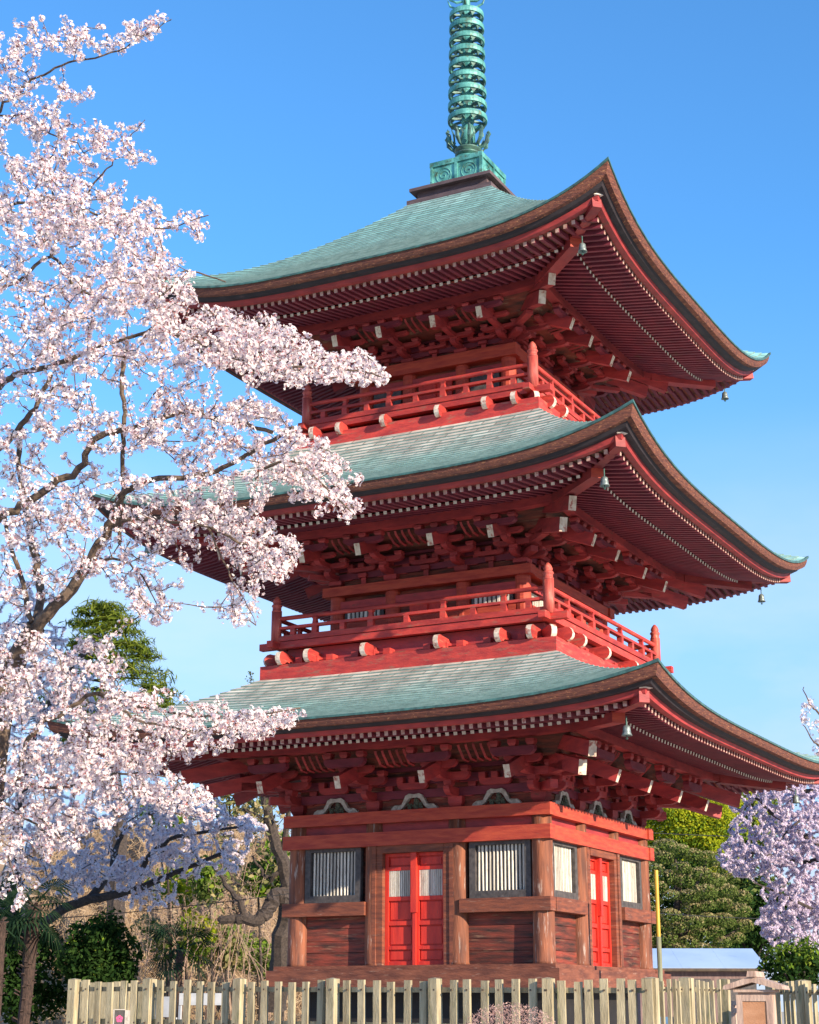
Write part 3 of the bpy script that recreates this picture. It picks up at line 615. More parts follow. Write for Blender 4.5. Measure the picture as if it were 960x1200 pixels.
class Tree:
    """traced limbs, then twigs grown towards points of the crown"""
    def __init__(s): s.P = []; s.mb = MB(); s.tw = []
    def limb(s, pts, r0, r1, sides=8, sub=5, wob=.0):
        pts = [np.array(p, float) for p in pts]; out = []
        for i in range(len(pts)-1):
            p0, p1, p2, p3 = pts[max(i-1, 0)], pts[i], pts[i+1], pts[min(i+2, len(pts)-1)]
            for q in range(sub):
                t = q/sub; out.append(.5*((2*p1)+(-p0+p2)*t+(2*p0-5*p1+4*p2-p3)*t*t+(-p0+3*p1-3*p2+p3)*t**3))
        out.append(pts[-1]); out = [o+rng.normal(size=3)*wob for o in out]; n = len(out)
        rad = [r0+(r1-r0)*(i/(n-1))**.8 for i in range(n)]; s.mb.tube(out, rad, sides, 0); s.P += out
    def grow(s, A, r=.012, jit=.08, maxn=9, sides=4, seg=.3):
        root = np.array(s.P); P = root.copy()
        d = np.array([np.min(np.sum((root-a)**2, 1)) for a in A]); tips = []
        buf = np.zeros((len(P)+len(A)*maxn, 3)); cnt = len(P); buf[:cnt] = P
        for i in np.argsort(d):
            a = A[i]; dd = np.sum((buf[:cnt]-a)**2, 1); j = int(np.argmin(dd)); p = buf[j].copy(); L_ = math.sqrt(dd[j])
            if L_ < .02: continue
            n = max(2, min(maxn, int(L_/seg)+2)); bend = rng.normal(size=3)*L_*jit; pl = []
            for q in range(n+1):
                t = q/n; pt = p*(1-t)+a*t+bend*math.sin(PI*t)+(rng.normal(size=3)*L_*.02 if 0 < q < n else 0); pl.append(pt)
            rr = r*(.5+min(1.4, L_*.5)); s.mb.tube(pl, [rr*(1-.65*q/n) for q in range(n+1)], sides, 0, cap=False)
            for pt in pl[1:]:
                if cnt < len(buf): buf[cnt] = pt; cnt += 1
            s.tw.append(pl)
        return s.tw
def crown_pts(lst, depth, dr, near=None):
    """points filling ellipses seen from the photo's place, spread in depth"""
    out = []
    for (cx, cy, rx, ry, ang, n) in [q[:6] for q in lst]:
        a = math.radians(ang)
        for _ in range(n):
            t = random.uniform(0, 2*PI); r = math.sqrt(random.random()); u, v = r*math.cos(t)*rx, r*math.sin(t)*ry
            x = cx+u*math.cos(a)-v*math.sin(a); y = cy+u*math.sin(a)+v*math.cos(a); d = depth+random.uniform(-dr, dr)
            out.append(at(x, y, d))
    return np.array(out)

# ================================================================ main cherry tree
def main_cherry():
    T = Tree(); D = 14.0
    def pl(pts): return [at(x, y, d) for x, y, d in pts]
    base = at(-40, 1183, D); base[2] = -.1
    root = thing('cherry_tree', 'big cherry tree in full pink-white blossom spreading across the left foreground', 'tree', (base[0], base[1], 0))
    T.limb([base, at(-25, 1050, 14), at(-12, 930, 14), at(0, 840, 14), at(14, 785, 14), at(42, 735, 13.9)], .15, .085, 10)
    L_ = [([(42, 735, 13.9), (75, 700, 13.8), (105, 660, 13.7), (128, 618, 13.6), (142, 580, 13.5)], .085, .045),
          ([(142, 580, 13.5), (175, 562, 13.3), (225, 560, 13.1), (262, 548, 13.0), (310, 520, 12.9), (345, 500, 12.8)], .04, .015),
          ([(42, 735, 13.9), (48, 700, 14.2), (42, 660, 14.4), (36, 620, 14.6), (28, 585, 14.8), (20, 540, 15), (25, 500, 15)], .06, .03),
          ([(5, 600, 14.2), (12, 640, 14.1), (28, 685, 14), (36, 730, 13.9)], .022, .03),
          ([(-30, 640, 14), (0, 606, 14), (32, 588, 14), (62, 568, 13.9), (92, 550, 13.8), (110, 515, 13.7), (140, 505, 13.6), (165, 500, 13.5), (205, 484, 13.4), (238, 486, 13.3), (275, 497, 13.2), (320, 505, 13.1)], .06, .016),
          ([(140, 635, 14), (143, 570, 13.9), (145, 505, 13.6), (147, 478, 13.6), (143, 440, 13.7), (150, 400, 13.8)], .026, .02),
          ([(-30, 470, 14.3), (0, 452, 14.3), (25, 436, 14.2), (60, 430, 14.1), (100, 412, 14), (135, 400, 14), (180, 385, 13.8)], .05, .014),
          ([(-30, 560, 14.8), (0, 528, 14.8), (25, 500, 14.7), (40, 478, 14.6), (60, 440, 14.5)], .05, .02),
          ([(128, 618, 13.6), (160, 607, 13.4), (200, 610, 13.2), (245, 618, 13), (290, 640, 12.9)], .024, .01),
          ([(290, 560, 13.0), (335, 540, 12.8), (370, 560, 12.7), (415, 605, 12.6)], .014, .006),
          ([(180, 385, 13.8), (230, 400, 13.5), (290, 425, 13.3), (350, 432, 13.1), (410, 432, 13), (455, 442, 12.9)], .018, .006),
          ([(-30, 170, 14.5), (0, 128, 14.4), (15, 112, 14.4), (38, 95, 14.3), (65, 80, 14.2), (92, 70, 14.1), (130, 63, 14), (160, 48, 14), (182, 33, 14), (203, 23, 14)], .022, .004),
          ([(-20, 140, 14.6), (10, 135, 14.6), (35, 140, 14.5), (65, 160, 14.4), (90, 168, 14.3), (104, 190, 14.2)], .012, .004),
          ([(100, 230, 14.4), (118, 205, 14.3), (135, 188, 14.3), (150, 165, 14.2), (170, 140, 14.2)], .010, .003),
          ([(-30, 250, 14.4), (20, 240, 14.4), (80, 238, 14.2), (140, 262, 14), (190, 268, 13.9), (243, 252, 13.8)], .025, .004),
          ([(-30, 350, 14.6), (20, 330, 14.5), (60, 300, 14.4), (95, 340, 14.3), (150, 350, 14.1), (215, 320, 13.9), (265, 330, 13.8)], .03, .006),
          ([(60, 300, 14.5), (70, 260, 14.5), (60, 210, 14.5), (75, 175, 14.5)], .016, .005),
          ([(-30, 905, 14), (0, 935, 13.9), (20, 915, 13.8), (28, 880, 13.7), (45, 850, 13.6), (75, 835, 13.5)], .04, .016),
          ([(75, 835, 13.5), (110, 812, 13.4), (140, 822, 13.2), (155, 842, 13.1), (190, 850, 13), (240, 858, 12.9)], .020, .008),
          ([(110, 812, 13.4), (170, 830, 13.1), (230, 838, 12.9), (290, 840, 12.7), (350, 828, 12.6)], .014, .005),
          ([(20, 915, 13.8), (60, 925, 13.5), (110, 915, 13.3), (165, 905, 13.1), (220, 920, 13)], .018, .005),
          ([(0, 935, 13.9), (30, 960, 13.7), (70, 985, 13.6), (100, 980, 13.5)], .016, .006),
          ([(115, 655, 13.8), (150, 660, 13.7), (172, 685, 13.6), (185, 715, 13.5)], .014, .004),
          ([(245, 618, 13), (262, 660, 12.9), (278, 690, 12.8), (300, 732, 12.7)], .010, .003)]
    for pts, a, b in L_: T.limb(pl(pts), a*(.68 if a > .02 else 1), b*(.8 if b > .02 else 1), 7 if a > .02 else 5, 4, .008)
    dense = [(85, 335, 118, 105, 0, 340), (45, 235, 60, 55, 0, 90), (100, 262, 60, 35, 0, 60), (170, 332, 56, 44, 0, 95), (35, 470, 55, 110, 0, 84), (130, 470, 100, 62, 0, 84),
             (232, 392, 60, 40, 0, 105), (325, 420, 76, 33, 6, 140), (405, 428, 48, 20, 12, 70), (300, 400, 50, 36, 0, 30), (435, 440, 26, 10, 14, 16), (285, 395, 30, 18, 0, 30), (300, 520, 85, 40, 20, 95), (375, 560, 62, 38, 45, 110), (250, 580, 70, 32, 0, 70), (225, 615, 70, 24, 6, 62), (305, 640, 52, 30, 10, 62), (315, 662, 30, 14, 0, 26),
             (285, 705, 22, 30, 50, 24), (50, 600, 65, 42, 0, 58), (130, 585, 70, 36, 0, 42), (30, 670, 40, 45, 0, 32), (165, 660, 60, 40, 0, 42), (185, 712, 34, 18, 10, 18), (85, 655, 32, 22, 0, 14),
             (60, 850, 95, 85, 0, 215), (165, 855, 85, 48, 0, 125), (60, 935, 80, 60, 0, 115), (250, 852, 62, 30, -8, 70), (305, 846, 48, 15, -10, 52), (150, 915, 65, 35, 0, 80), (210, 935, 50, 20, 12, 42), (40, 980, 55, 38, 0, 62), (25, 770, 45, 42, 0, 70), (105, 770, 40, 30, 0, 30), (20, 1040, 30, 24, 0, 10),
             (200, 445, 60, 35, 0, 40), (215, 515, 60, 40, 0, 42), (300, 482, 34, 14, 10, 30)]
    sparse = [(50, 45, 55, 26, -6, 34), (120, 45, 60, 16, -16, 26), (170, 35, 25, 12, -28, 12), (15, 75, 30, 45, 0, 22), (60, 120, 50, 34, 0, 34), (20, 160, 34, 30, 0, 26), (95, 165, 36, 24, 30, 24), (135, 165, 34, 26, -40, 16), (165, 185, 16, 10, 0, 5), (60, 195, 55, 20, 0, 32), (120, 225, 36, 18, 0, 18), (200, 262, 38, 14, -10, 18), (237, 262, 14, 18, 0, 5), (170, 250, 20, 16, 0, 8)]
    A = np.concatenate([crown_pts(dense, 13.6, 1.35), crown_pts(sparse, 14.2, .5)])
    tw = T.grow(A, .0095, .10, 6, 4, .16)
    br = build(T.mb, 'trunk', twig, root, loc=tuple(-np.array([base[0], base[1], 0])))
    # clusters of blossom along the twigs
    C = []; K = []
    for p in tw:
        p = np.array(p); n = len(p); 
        k = 3 if len(p) < 4 else 5
        for q in range(k):
            t = max(.1, 1-(q-random.random()*.6)/k) if q else 1.0; f = t*(n-1); i = min(int(f), n-2); c = p[i]*(1-f+i)+p[i+1]*(f-i)
            m_ = random.choice((6, 8, 10, 13)) if q == 0 else random.choice((3, 5, 7, 9)); rad = random.uniform(.018, .046)
            u = unit3(m_); C.append(c+u*rad*rng.uniform(.6, 1.1, (m_, 1))+rng.normal(size=3)*.012); K.append(u+rng.normal(size=(m_, 3))*.35)
    C = np.concatenate(C); K = np.concatenate(K); sz = rng.uniform(.025, .037, len(C))
    V, F = flowers(C, K, sz); off = np.array([base[0], base[1], 0])
    fo = link('blossom', mesh_np('blossom', V-off, F, [petal]), root); tag(fo, kind='stuff')
    cc = C-K/np.linalg.norm(K, axis=1, keepdims=True)*.010; V, F = leaves(cc[::2], rng.normal(size=(len(cc[::2]), 3)), .022, .5)
    fo = link('calyx', mesh_np('calyx', V-off, F, [calyx]), root); tag(fo, kind='stuff')
    print('main cherry flowers', len(C), 'twigs', len(tw))
main_cherry()

# other cherries: same build, smaller in the picture, so coarser
def far_cherry(label, limbs, ells, D, dr, mat, bmat, fsize, per, basepx, rt=.02, group=None, seg=.8):
    T = Tree(); base = np.array(ground_at(*basepx))
    root = thing('cherry_tree', label, 'tree', tuple(base), group)
    for pts, a, b in limbs: T.limb([at(*p) if len(p) == 3 and p[2] > 5 else np.array(p) for p in pts], a, b, 6, 4, .02)
    A = crown_pts(ells, D, dr); tw = T.grow(A, rt, .12, 5, 3, seg)
    build(T.mb, 'trunk', bmat, root, loc=tuple(-base)); C = []; K = []
    for p in tw:
        p = np.array(p); n = len(p); m_ = per; t = rng.random(m_)**.6; f = t*(n-1); i = np.minimum(f.astype(int), n-2)
        c = p[i]*(1-(f-i))[:, None]+p[i+1]*(f-i)[:, None]; u = unit3(m_); C.append(c+u*rng.uniform(.02, .26, (m_, 1))*fsize*3.2); K.append(u+rng.normal(size=(m_, 3))*.4)
    C = np.concatenate(C); K = np.concatenate(K); V, F = flowers(C, K, rng.uniform(.7, 1.15, len(C))*fsize)
    tag(link('blossom', mesh_np('blossom', V-base, F, [mat]), root), kind='stuff')
D = 45
far_cherry('cherry tree in violet shade with a low dark bough behind the big cherry, left', [
    ([(-40, 1183, D), (10, 1120, D), (60, 1075, D), (105, 1055, D), (150, 1045, D), (190, 1030, D), (220, 1016, D), (262, 1000, D)], .20, .05),
    ([(105, 1055, D), (130, 1020, D+1), (140, 985, D+2), (165, 960, D+2), (200, 945, D+2)], .12, .04),
    ([(150, 1045, D), (175, 1005, D-1), (200, 985, D-1), (240, 975, D-1), (285, 968, D-1)], .09, .03),
    ([(10, 1120, D), (20, 1000, D+1), (30, 900, D+2), (60, 820, D+2), (110, 750, D+2)], .22, .05), ([(30, 900, D+2), (90, 870, D+1), (150, 850, D+1), (200, 890, D)], .10, .03)],
    [(140, 985, 95, 62, 6, 250), (235, 990, 66, 40, 0, 170), (60, 1010, 60, 40, 0, 90), (200, 945, 70, 24, 6, 70), (290, 965, 26, 10, 8, 26), (120, 1030, 60, 22, 0, 80), (60, 930, 70, 60, 0, 120), (65, 800, 50, 50, 0, 90), (30, 740, 50, 60, 0, 80), (200, 935, 50, 18, 10, 46), (60, 850, 90, 60, 0, 90), (180, 1055, 36, 14, 0, 26)],
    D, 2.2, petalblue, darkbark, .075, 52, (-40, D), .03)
D = 46
far_cherry('pink-white cherry tree with drooping boughs at the right edge behind the fence', [
    ([(1010, 1183, D), (1000, 1080, D), (985, 1000, D), (975, 930, D), (960, 880, D)], .35, .1),
    ([(985, 1000, D), (950, 985, D-1), (915, 960, D-1), (885, 935, D-1)], .12, .03), ([(1000, 1080, D), (950, 1064, D-2), (910, 1045, D-2), (885, 1036, D-2)], .06, .02),
    ([(975, 930, D), (930, 925, D), (900, 918, D), (870, 915, D+1)], .08, .02), ([(985, 1000, D), (940, 1010, D+1), (890, 1000, D+1), (860, 1000, D+1)], .09, .02),
    ([(985, 1000, D), (950, 960, D-1), (905, 990, D-2)], .05, .02)],
    [(935, 960, 50, 50, 0, 250), (900, 985, 55, 40, -10, 230), (880, 1010, 34, 18, -10, 60), (940, 1035, 48, 50, 0, 210), (925, 1085, 36, 34, 0, 150), (945, 990, 40, 60, 0, 160), (880, 935, 30, 20, 0, 50), (925, 925, 40, 16, 0, 60), (868, 1015, 18, 8, 0, 14), (905, 1085, 22, 8, 0, 12), (950, 1115, 30, 16, 0, 40), (955, 1060, 30, 50, 0, 150), (930, 1070, 40, 30, 0, 100), (865, 1000, 26, 24, 0, 40)],
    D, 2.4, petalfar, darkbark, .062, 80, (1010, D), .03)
D = 40
far_cherry('thin budding cherry branches rising above the lowest roof at the right edge', [
    ([(1060, 1183, D), (1050, 1000, D), (1010, 900, D), (985, 860, D)], .25, .06), ([(985, 860, D), (965, 840, D), (950, 825, D), (942, 805, D)], .04, .01), ([(1010, 900, D), (975, 880, D), (955, 870, D), (940, 848, D)], .04, .01)],
    [(953, 850, 12, 36, -10, 26), (975, 860, 16, 40, 0, 30)], D, .8, petal, twig, .085, 9, (1060, D), .012)

# ================================================================ green trees
def lm(name, cols, tr=.25): return leafmat(name, cols, tr)
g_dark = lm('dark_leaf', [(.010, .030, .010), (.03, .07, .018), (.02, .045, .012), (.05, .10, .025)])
g_mid = lm('olive_leaf', [(.06, .10, .02), (.14, .19, .05), (.09, .14, .03), (.18, .20, .07)])
g_tip = lm('flushed_leaf', [(.26, .22, .09), (.36, .30, .15), (.18, .20, .08), (.40, .32, .19)])
g_yel = lm('yellow_green_leaf', [(.22, .30, .012), (.46, .48, .03), (.32, .40, .02), (.55, .50, .04)], .45)
g_con = lm('conifer_leaf', [(.04, .08, .012), (.13, .17, .02), (.07, .11, .02), (.2, .22, .03)], .2)
g_dry = lm('dry_grass', [(.30, .20, .12), (.46, .34, .22), (.38, .26, .16), (.52, .42, .28)], .3)
g_bri = lm('bright_leaf', [(.08, .16, .02), (.20, .30, .03), (.12, .22, .03), (.28, .34, .05)], .4)
def crown(root, base, cl, nleaf, size, mats, w, flat=.0, up=0, asp=.5, shell=.55):
    """leaves in clumps; cl = list of (centre, radius)"""
    Vs, Fs, M_ = [], [], []; o = 0
    for (c, r) in cl:
        n = int(nleaf*(r**2)); 
        if n < 6: n = 6
        u = unit3(n); u[:, 2] = u[:, 2]*(1-flat); rr = rng.uniform(shell, 1.05, (n, 1))**.7; P = np.array(c)+u*rr*r*np.array([1, 1, 1-flat])
        V, F = leaves(P, u+rng.normal(size=(n, 3))*.6+np.array([0, 0, up]), rng.uniform(.35, 1.3, n)*size, asp); Vs.append(V-base); Fs.append(F+o); o += len(V)
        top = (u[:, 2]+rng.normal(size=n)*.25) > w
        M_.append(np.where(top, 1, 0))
    me = mesh_np('crown', np.concatenate(Vs), np.concatenate(Fs), mats, np.concatenate(M_)); return tag(link('crown', me, root), kind='stuff')
def clumps(cx, cy, rx, ry, D, n, r0, r1, dome=True, sq_=1):
    out = []
    for _ in range(n):
        t = random.uniform(0, 2*PI); q = math.sqrt(random.random()); x = cx+q*math.cos(t)*rx; y = cy+q*math.sin(t)*ry
        bulge = math.sqrt(max(0, 1-q*q))*rx/FPX*D if dome else 0
        out.append((at(x, y, D-bulge*.9+random.uniform(-.5, .5)), random.uniform(r0, r1)))
    return out
def tree(label, cat, name, bx, D, cl, nleaf, size, mats, w=.35, rtrunk=.3, top=None, flat=0, group=None, up=0, asp=.5, limbs=True, shell=.55):
    base = np.array(ground_at(bx, D)); root = thing(name, label, cat, tuple(base), group)
    crown(root, base, cl, nleaf, size, mats, w, flat, up, asp, shell); mb = MB(); zt = max(c[2] for c, r in cl); zc = np.mean([c for c, r in cl], axis=0)
    mb.tube([(0, 0, -.1), (.1, 0, zc[2]*.4), tuple(zc-base), ((zc-base)[0], (zc-base)[1], zt*.93)], [rtrunk, rtrunk*.8, rtrunk*.5, rtrunk*.1], 8)
    if limbs:
        for c, r in cl[::max(1, len(cl)//14)]:
            q = (c-base); s0 = np.array([zc[0]-base[0], zc[1]-base[1], q[2]*.65])*.9; mb.tube([s0, (s0+q)/2+(0, 0, .1), q], [rtrunk*.3, rtrunk*.2, .03], 5)
    build(mb, 'trunk', darkbark, root); return root
# right side
cl = []; sp_ = []
for _ in range(4000):
    t = random.uniform(0, 2*PI); q = math.sqrt(random.random()); x = 794+q*math.cos(t)*78; y = 1078+q*math.sin(t)*88
    if all((x-a)**2+((y-b)*1.25)**2 > 17**2 for a, b in sp_):
        sp_.append((x, y)); cl.append((at(x, y, 72-3.0*math.sqrt(max(0, 1-q*q))+random.uniform(-.3, .3)), random.uniform(.38, .58)))
RTREE = tree('round olive-green evergreen tree with tan flushed tips above the shed roof', 'tree', 'evergreen_tree', 800, 72, cl, 2100, .12, [g_mid, g_tip], .30, .4, flat=.25, shell=.8)  # tan leaves on clump tops: flushed growth plus painted-in top light
b2_ = np.array(ground_at(800, 72)); tag(crown(RTREE, b2_, [(at(794, 1080, 72.8), 2.65), (at(780, 1050, 72.8), 2.2), (at(800, 1125, 72.6), 2.6)], 900, .2, [g_dark, g_dark], 2, shell=.6), kind='stuff').name = 'inner_foliage'  # dark inner leaves paint in the shade between the lobes
cl = clumps(795, 975, 48, 38, 86, 80, .5, 1.0)+clumps(840, 1000, 30, 58, 85, 80, .45, .9)+clumps(820, 950, 45, 24, 90, 40, .5, .9)
tree('bright yellow-green bamboo-like tree between the pagoda eaves and round evergreen', 'tree', 'yellow_green_tree', 815, 88, cl, 620, .17, [g_bri, g_yel], -.25, .3, up=.3)
cl = clumps(868, 960, 40, 34, 96, 60, .6, 1.2)
tree('dull green tree crown tucked under the far right eave corner', 'tree', 'broadleaf_tree', 868, 96, cl, 150, .34, [g_mid, g_yel], .55, .3)
cl = clumps(880, 1075, 46, 45, 80, 80, .5, 1.1)
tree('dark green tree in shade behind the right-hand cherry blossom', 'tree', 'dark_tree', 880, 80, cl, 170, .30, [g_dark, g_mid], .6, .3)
cl = clumps(935, 1135, 36, 22, 40, 50, .2, .42)
tree('dark glossy bush behind the right fence under the cherry', 'bush', 'bush', 935, 40, cl, 900, .13, [g_dark, g_bri], .55, .08)
# conifer on the left skyline
D = 62; base = np.array(ground_at(130, D)); root = thing('conifer', 'dark green conifer with layered sprays behind the blossoms on the left skyline', 'tree', tuple(base))
cl = []
for i in range(210):
    t = random.random(); y = 703+t*125; half = 22+t*66; x = 120+random.uniform(-1, 1)*half+t*18; q = (x-120-t*18)/half
    cl.append((at(x, y+abs(q)*14, D-math.sqrt(max(0, 1-q*q))*half/FPX*D*.8), random.uniform(.3, .7)))
cl += clumps(140, 850, 80, 30, D, 50, .4, .7)
crown(root, base, cl, 150, .44, [g_con, g_yel], .80, .86, .5, .11)
mb = MB(); mb.tube([(0, 0, 0), (0, 0, 8), tuple(at(112, 715, D)-base)], [.45, .3, .04], 8)
for c, r in cl[::6]: q = c-base; mb.tube([(at(118, 800, D)-base)*np.array([1, 1, 0])+np.array([0, 0, q[2]+.2]), q], [.07, .02], 4)
build(mb, 'trunk', darkbark, root)
# ---- bank behind, left: a slope with dry brush
earth = surf('dry_bank_earth', (.26, .17, .10), (.42, .31, .20), (1, 1, 1), .9, .95, (.12, .12, .05), .56, (1, 1, 1), .7, .6, 5)
V = []; F = []; NX, NY = 60, 24
def bank(i, j):
    x = -60+i/NX*470; d = 56+j/NY*34; h = 9.2*min(1, (j/NY)*1.5)*(1-max(0, (x-300)/110)**2 if x > 300 else 1)
    p = at(x, 1183, d); return np.array([p[0], p[1], max(-.05, h+.5*math.sin(i*.9+j*.5)*min(1, j/4)+.3*math.sin(i*2.3))if j else -.3])
for i in range(NX+1):
    for j in range(NY+1): V.append(bank(i, j))
F = [(i*(NY+1)+j, (i+1)*(NY+1)+j, (i+1)*(NY+1)+j+1, i*(NY+1)+j+1) for i in range(NX) for j in range(NY)]
mb = MB(); mb.add(V, F); tag(build(mb, 'hillside', earth), kind='structure')
# dry brush on it
Vs = []; n = 26000; ii = rng.uniform(12, NX-1, n); jj = rng.uniform(0, NY*.8, n); P = np.array([bank(a, b) for a, b in zip(ii, jj)])
P = P+np.column_stack([rng.normal(size=n)*.2, rng.normal(size=n)*.2, rng.uniform(.0, .5, n)])
nr = np.column_stack([rng.normal(size=n)+.3, rng.normal(size=n)-.6, rng.normal(size=n)*.25])
V, F = leaves(P, nr, rng.uniform(.35, 1.0, n), .05)
tag(link('dry_brush', mesh_np('dry_brush', V, F, [g_dry])), 'tangled tan dry grass and brush covering the bank behind the fence', 'dry brush', kind='stuff')
def small(label, cat, name, x, y, rx, ry, D, n, r0, r1, nl, size, mats, w=.3, group=None, asp=.5):
    tree(label, cat, name, x, D, clumps(x, y, rx, ry, D, n, r0, r1), nl, size, mats, w, .06, group=group, asp=asp, limbs=False)
small('dark green rounded bush with a bright sunlit right edge above the left fence', 'bush', 'bush', 118, 1120, 40, 42, 33, 90, .14, .34, 1500, .12, [g_dark, g_bri], .95)
small('dark shaded shrub mass left of the palm trunk', 'bush', 'bush', 15, 1140, 60, 60, 34, 80, .2, .4, 900, .14, [g_dark, g_dark], .9)
for (x, y, rx, ry, lab, mats) in ((215, 1030, 34, 22, 'bright yellow-green shrub below the dark cherry bough', [g_bri, g_yel]), (195, 950, 26, 14, 'bright green shrub showing through violet blossom', [g_bri, g_yel]), (245, 1035, 14, 20, 'mid green shrub high on the dry bank beside the yellow-green one', [g_mid, g_bri]),
                                  (195, 1105, 34, 26, 'olive shrub low on the bank right of the dark bush', [g_mid, g_tip]), (232, 1095, 12, 22, 'narrow lime-green shrub in the middle of the dry bank', [g_bri, g_yel]), (262, 1110, 24, 24, 'reddish-tan shrub in front of the dry bank', [g_tip, g_mid]),
                                  (300, 1120, 30, 16, 'low green shrub beside the foot of the pagoda', [g_mid, g_bri]), (303, 1030, 12, 10, 'small green leaf clump growing by the gnarled tree', [g_bri, g_mid]), (330, 1010, 14, 36, 'leafy green climber behind the pagoda corner column', [g_mid, g_bri]), (270, 935, 36, 26, 'tan and olive scrub at the top of the bank under the eave', [g_tip, g_mid])):
    small(lab, 'shrub', 'shrub', x, y, rx, ry, 57+random.uniform(-1.5, 1), 26, .22, .5, 260, .24, mats, .1)
for i, (x, y, w_, lab) in enumerate(((175, 1075, 30, 'pale bare twiggy shrub right of the dark round bush'), (215, 1075, 26, 'straw-coloured bare shrub in the middle of the bank'), (250, 1085, 24, 'brown bare shrub left of the gnarled tree'), (310, 1095, 22, 'bare brown shrub at the foot of the gnarled tree'), (275, 1040, 24, 'thin bare shrub high on the bank under the violet blossom'), (160, 1120, 20, 'low bare twigs just above the fence beside the dark bush'))):
    D = 55-.4*i; base = np.array(ground_at(x, D)); T = Tree(); top = at(x, y, D)
    root = thing('bare_shrub', lab, 'shrub', tuple(base))
    for q in range(7): T.limb([base, (base+top)/2+rng.normal(size=3)*.25, top+rng.normal(size=3)*np.array([.5, .5, .5])], .022, .010, 4, 3, .08)
    T.grow(crown_pts([(x, y, w_*1.3, 30, 0, 260)], D, 1.0), .013, .3, 4, 3, .5); build(T.mb, 'twigs', surf('dry_twig_%d' % i, (.20+.03*(i % 3), .14, .10), (.44, .32-.02*(i % 2), .23), bump=0), root, loc=tuple(-base))
# palm fans by the bank
def palm(label, x, ytop, D, lean=.2, fr=1.1, nfan=16, rt=.14):
    base = np.array(ground_at(x, D)); top = at(x+lean*30, ytop, D); root = thing('palm_tree', label, 'palm', tuple(base)); mb = MB()
    mid = (base+top)/2; mb.tube([base-base, mid-base+np.array([.05, 0, 0]), top-base], [rt, rt*.95, rt*1.2], 10); q = MB()
    for i in range(90):
        t = random.random(); a = random.uniform(0, 2*PI); p = (base*(1-t)+top*t)-base; d = np.array([math.cos(a), math.sin(a), .5]); q.bar(p+d*rt*.7, p+d*(rt*1.6), .06, .02)
    build(mb, 'trunk', palmb, root); tag(build(q, 'leaf_stubs', palmb, root), kind='stuff')
    for i in range(nfan):
        a = 2*PI*i/nfan+random.uniform(-.2, .2); el = random.uniform(-.9, 1.0); dr = np.array([math.cos(a)*math.cos(el), math.sin(a)*math.cos(el), math.sin(el)]); c = top-base+dr*fr*.7
        f = MB(); f.bar(top-base, c, .03, .02); sd = np.cross(dr, (0, 0, 1)); sd /= np.linalg.norm(sd); up = np.cross(sd, dr)
        for j in range(-8, 9):
            t = j/8*1.7; e_ = dr*math.cos(t)+sd*math.sin(t); tip = c+e_*fr*.75-np.array([0, 0, .25*fr]); m2 = c+e_*fr*.4; w_ = up*.0+np.cross(e_, up)*.03*fr
            f.add([c, m2+w_, tip, m2-w_], [(0, 1, 2, 3)])
        build(f, 'fan_leaf', palml, root)
palmb = surf('palm_trunk_fibre', (.03, .02, .018), (.09, .055, .045), (8, 8, 3), 5, .95, bump=.7)
palml = lm('palm_leaf', [(.008, .022, .014), (.018, .042, .024), (.03, .06, .028)], .2)  # leaf colours darkened to paint in shade that nothing casts on the palms
palm('shaggy-trunked fan palm in front of the dark bush at far left', 24, 1062, 31, .5, .72, 12, .12)
palm('fan palm with a leaning trunk cut by the left edge of the view', -8, 1080, 30, .2, .6, 8, .12)
palm('small fan palm low on the dry bank', 205, 1112, 52, .2, 1.0, 12, .10)
# gnarled bare tree beside the pagoda
D = 50; T = Tree(); base = np.array(ground_at(326, D)); root = thing('gnarled_tree', 'gnarled dark-limbed bare tree beside the pagoda corner on the left', 'tree', tuple(base))
for pts, a, b in (([(322, 1183, D), (328, 1130, D), (334, 1085, D), (338, 1045, D), (332, 1010, D), (320, 975, D), (312, 940, D), (305, 915, D)], .38, .10),
                  ([(338, 1045, D), (322, 1052, D-.5), (312, 1068, D-.8), (298, 1078, D-1), (280, 1076, D-1), (258, 1078, D-1)], .30, .12),
                  ([(288, 1076, D-1), (280, 1055, D-1), (268, 1040, D-1), (255, 1020, D-1), (245, 1012, D-1)], .12, .04),
                  ([(332, 1010, D), (318, 1030, D), (306, 1020, D), (296, 1005, D)], .10, .03), ([(320, 975, D), (300, 955, D), (285, 950, D)], .08, .03), ([(312, 940, D), (325, 925, D), (332, 905, D)], .07, .02), ([(328, 1010, D), (338, 960, D), (340, 930, D)], .12, .05)): T.limb([at(*p) for p in pts], a, b, 8, 4, .03)
tw = T.grow(crown_pts([(290, 1000, 45, 50, 0, 90), (310, 945, 30, 34, 0, 60), (265, 1060, 24, 20, 0, 20)], D, 1.2), .022, .22, 5, 3, .5)
build(T.mb, 'trunk', darkbark, root, loc=tuple(-base)); C = np.concatenate([np.array(p)[1:] for p in tw]); C = C+rng.normal(size=C.shape)*.1
V, F = leaves(C, rng.normal(size=C.shape), .22, .5); tag(link('leaf_tufts', mesh_np('leaf_tufts', V-base, F, [g_tip]), root), kind='stuff')

